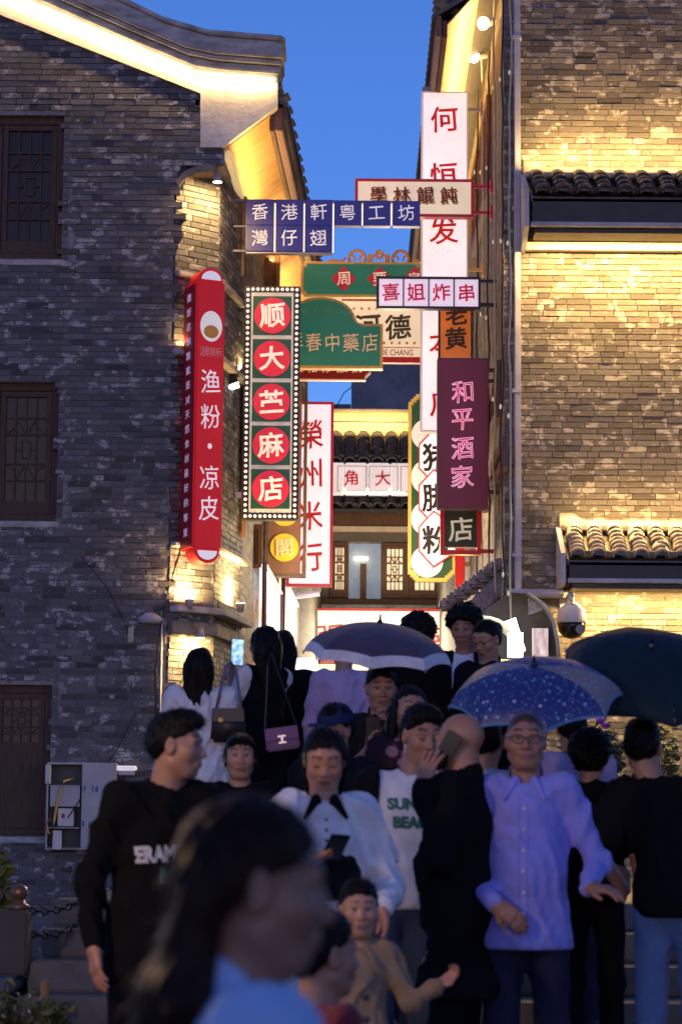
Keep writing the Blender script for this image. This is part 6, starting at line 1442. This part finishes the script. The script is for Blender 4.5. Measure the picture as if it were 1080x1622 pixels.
f = Field((-.13, -.2, -.02), (.13, .15, .15), .006); f.ell((0, .016, .036), (.085, .105, .098)); f.cut(lambda x, y, z: .034 - z + 0 * x + 0 * y); f.ell((0, -.105, .036), (.066, .075, .010), .01); V, Q = f.mesh(); A_ = np.array(a['Mh']); link('baseball_cap', np_mesh('cap', (V @ A_[:3, :3].T + A_[:3, 3]) * a['k'], Q, cloth('cap_navy', (.02, .03, .09))), a['body'])
person('person with short black fringe in a black top facing the camera', 381, 1163, 11.5, 4, head=(0, 2, 0), hair='bob', top=(BLK, 'top', .018), pants=(.006, .006, .008), sp={'soft': 1, 'tone': 1.12, 'lip': (.25, .09, .09), 'hairline': .045})
person('person in a light blue shirt with short hair, seen behind the bald head', 770, 1138, 11.35, 165, hair='short', top=(cloth('cloth_pale_blue', (.42, .52, .68)), 'shirt', .014), pants=DARKJ)
umbrella('blue umbrella with white and turquoise dots', 848, 1110, 10.75, .385, .165, R(24), R(-4), [um_dot, um_dot, um_dot, um_dot_sheen], um_trim, spin=.2, bandw=.05)
a = person('person in a lilac short sleeved top behind the violet blue shirt, back turned', 905, 1120, 12.2, 176, hair='short', top=(LILAC, 'top', .016), sleeves='short', pants=DARKJ)
person('person all in black with bushy dark hair, seen from behind', 934, 1164, 11.62, 168, hair='afro', top=(BLK, 'jacket', .03), pants=(.006, .006, .008), sleeves='short', bw=1.1)
a = person('person in a black tee and blue jeans holding the dark umbrella, seen from behind', 1018, 1142, 11.0, 158, hair='short', top=(BLK2, 'tee', .022), sleeves='short', pants=DENIM, bw=1.05, lean=(.12, 0), hem=.88, arms={1: ((.33, .10, 1.16), (.26, -.10, .98)), -1: ((-.28, -.14, 1.18), (-.14, -.24, 1.44))},
           hands=('relax', {'u': (.1, -.1, 1), 'n': (.5, -.6, 0), 'curl': 1.2}))
umbrella('large plain dark navy umbrella tilted towards the camera', 1024, 1078, 11.1, .43, .175, R(33), R(3), [um_black], um_black, spin=.1, handle=.5, bandw=.05)
# ---- middle and front row
a = person('person in a white slogan tee and open black jacket looking down', 668, 1121, 10.6, 8, head=(14, 14, 0), hair='quiff', lean=(.08, -.02), top=(BLK2, 'jacket', .022), inner=(WHT, 'tee'), openw=(.12, .03, .03), pants=(.05, .07, .12), sp={'eyes': 'down', 'fw': .95, 'stubble': .25})
print_on(a, 'inner', 'SUNNY', (.03, 1.325), .062, teal_ink, sx=.95, bold=.05); print_on(a, 'inner', 'BEACH', (.04, 1.25), .062, teal_ink, sx=.95, bold=.05)
a = person('person in a violet blue shirt and glasses facing the camera', 832, 1127, 9.8, -8, head=(4, 0, 0), hair='buzz', top=(VIOL, 'shirt', .018), collar=VIOL, pants=(.02, .022, .05), hem=.80, belly=.03, arms={-1: ((-.28, .02, 1.12), (-.11, -.20, .98)), 1: ((.30, .03, 1.13), (.27, -.20, 1.04))},
           hands=({'u': (.7, -.2, -.55), 'n': (.3, .8, -.4), 'curl': .5}, {'u': (.85, -.45, -.05), 'n': (0, .2, -1), 'curl': .45, 'thumb': -1}), sp={'tone': .80, 'hairline': .066, 'fw': 1.05}); glasses(a, dark_frame)
buttons(a, 'top', (0,), [1.34, 1.26, 1.18, 1.10, 1.02, .94], .006, mat('button_pale', (.6, .6, .7), .4))
t_ = MB(); g_ = a['top']; bv = BVHTree.FromPolygons([v.co[:] for v in g_.data.vertices], [p.vertices[:] for p in g_.data.polygons])
for sx in (-.016, .016):
    pts_ = []
    for i in range(22):
        z_ = (1.38 - i * .026) * a['k']; h_ = bv.ray_cast(Vector((sx * a['k'], -1, z_)), Vector((0, 1, 0)))
        if h_[0]: pts_.append(h_[0] - Vector((0, .001, 0)))
    if len(pts_) > 2: t_.tube(pts_, .0025, 4)
t_.build('placket', VIOL, g_)
a = person('bald person in a black coat talking on a phone held to the ear', 727, 1131, 9.8, -112, head=(-10, 4, 0), hair='bald', top=(BLK, 'coat', .026), hem=.62, belly=.03, bw=1.0, loose=1.2, pants=(.006, .006, .008), arms={1: ((.30, .03, 1.15), (.175, -.10, 1.43)), -1: ((-.22, -.06, 1.10), (-.2, -.16, .80))},
           hands=('relax', {'u': (-.15, .25, .9), 'n': (-1, .1, .1), 'curl': .35, 'spread': .3, 'thumb': -1}), sp={'neck': 1.15, 'fw': 1.05, 'tone': 1.0}, collar=BLK)
phone('black phone pressed to the ear of the bald person', hpt(a, (.096, -.005, -.03)), aimrot(WM[a['body'].name].to_3x3() @ Vector((-1, .1, 0)), WM[a['body'].name].to_3x3() @ Vector((0, .55, .85))))
w_, e_ = a['WR'][1], a['EL'][1]; d_ = (w_ - e_) / np.linalg.norm(w_ - e_); m = MB(); m.tube([tuple((w_ - d_ * .035) * a['k']), tuple((w_ - d_ * .005) * a['k'])], .034 * a['k'], 14); m.build('wrist_watch', mat('watch_blue', (.02, .05, .16), .4), a['body'], smooth=True)
buttons(a, 'top', (.09,), [1.02], .008, gold)
a = person('person in a white open jacket and polo looking down at a phone', 514, 1156, 9.2, 6, head=(-4, 24, 0), hair='long', top=(WHT, 'jacket', .026), hem=.66, loose=1.6, inner=(WHT2, 'polo'), openw=(.075, -.02, .02), collar=BLK, pants=(.012, .012, .02), arms={-1: ((-.25, -.03, 1.13), (-.08, -.27, 1.22)), 1: ((.29, .02, 1.10), (.23, -.17, 1.04))},
           hands=({'u': (.75, -.5, .25), 'n': (-.2, .2, .95), 'curl': .75, 'thumb': -1}, {'u': (.1, -.35, -.9), 'n': (-1, 0, 0), 'curl': .4}), sp={'soft': 1, 'eyes': 'down', 'hair_len': .10, 'tone': 1.1, 'hair_w': .08})
phone('dark phone in the hand of the person in the white jacket', wpt(a, (.01, -.35, 1.265)), aimrot((-.1, .55, .8), (.3, -1, .2)))
f = Field((-.25, -.3, 1.0), (.25, .05, 1.26), .009); f.ell((0, 0, 1.14), (.150, .134, .34)); f.cut(lambda x, y, z: np.maximum(z - 1.235, 1.06 - z) + 0 * x + 0 * y); V, Q = f.mesh(); link('polo_panel', np_mesh('polo_panel', V * a['k'], Q, BLK2), a['inner'])
buttons(a, 'inner', (0,), [1.37, 1.33, 1.29], .006, dark_frame)
a = person('person in a black printed sweater with head turned to the right', 282, 1131, 8.5, 22, head=(56, 4, 0), hair='quiff', lean=(.06, -.05), top=(BLK, 'sweater', .026), hem=.78, loose=1.1, bw=1.0, pants=(.006, .006, .008), sp={'stubble': .3, 'neck': 1.1, 'tone': .95}, arms={-1: ((-.255, .02, 1.12), (-.255, -.06, .90)), 1: ((.25, .05, 1.12), (.26, -.02, .88))})
print_on(a, 'top', 'ERAMBE', (-.005, 1.225), .075, white_ink, sx=.72, bold=.05, roty=.06); print_on(a, 'top', 'M', (.0, 1.15), .07, teal_ink, sx=.9, bold=.06); print_on(a, 'top', 'V', (.02, 1.11), .04, pale_ink, bold=.06)
a = person('small child in a tan hooded coat looking at the camera', 568, 1397, 8.5, 4, head=(4, 2, 0), hair='short', hs=1.30, top=(TAN, 'coat', .028), hem=.55, loose=1.4, hood=True, bw=1.0, pants=(.02, .02, .03), collar=TAN, arms={-1: ((-.26, .0, 1.10), (-.28, -.08, .86)), 1: ((.30, -.04, 1.14), (.46, -.10, 1.24))},
           hands=('relax', {'u': (.8, .1, .55), 'n': (-.3, -.6, .5), 'curl': .8}), sp={'tone': 1.12, 'soft': 1, 'hairline': .056, 'fw': 1.06, 'lip': (.34, .12, .11)})
buttons(a, 'top', (.03,), [1.18 * .95, 1.0, .82], .014, dark_frame)
person('child with dark hair turned away, in front of the tan coat', 514, 1448, 6.4, 118, head=(0, 0, 0), hair='short', hs=1.18, top=(cloth('cloth_dark_red', (.16, .02, .03)), 'top', .02), pants=DARKJ, sp={'tone': .8})
person('person in a pale blue jacket with long dark hair passing close to the camera', 408, 1271, 3.05, 97, head=(0, 6, 0), hair='pony', hairm=hair_brown, top=(SKYB, 'jacket', .026), collar=SKYB, loose=1.3, pants=DARKJ, sp={'hair_len': .26, 'hres': .0045, 'hairline': .056, 'tone': .6})
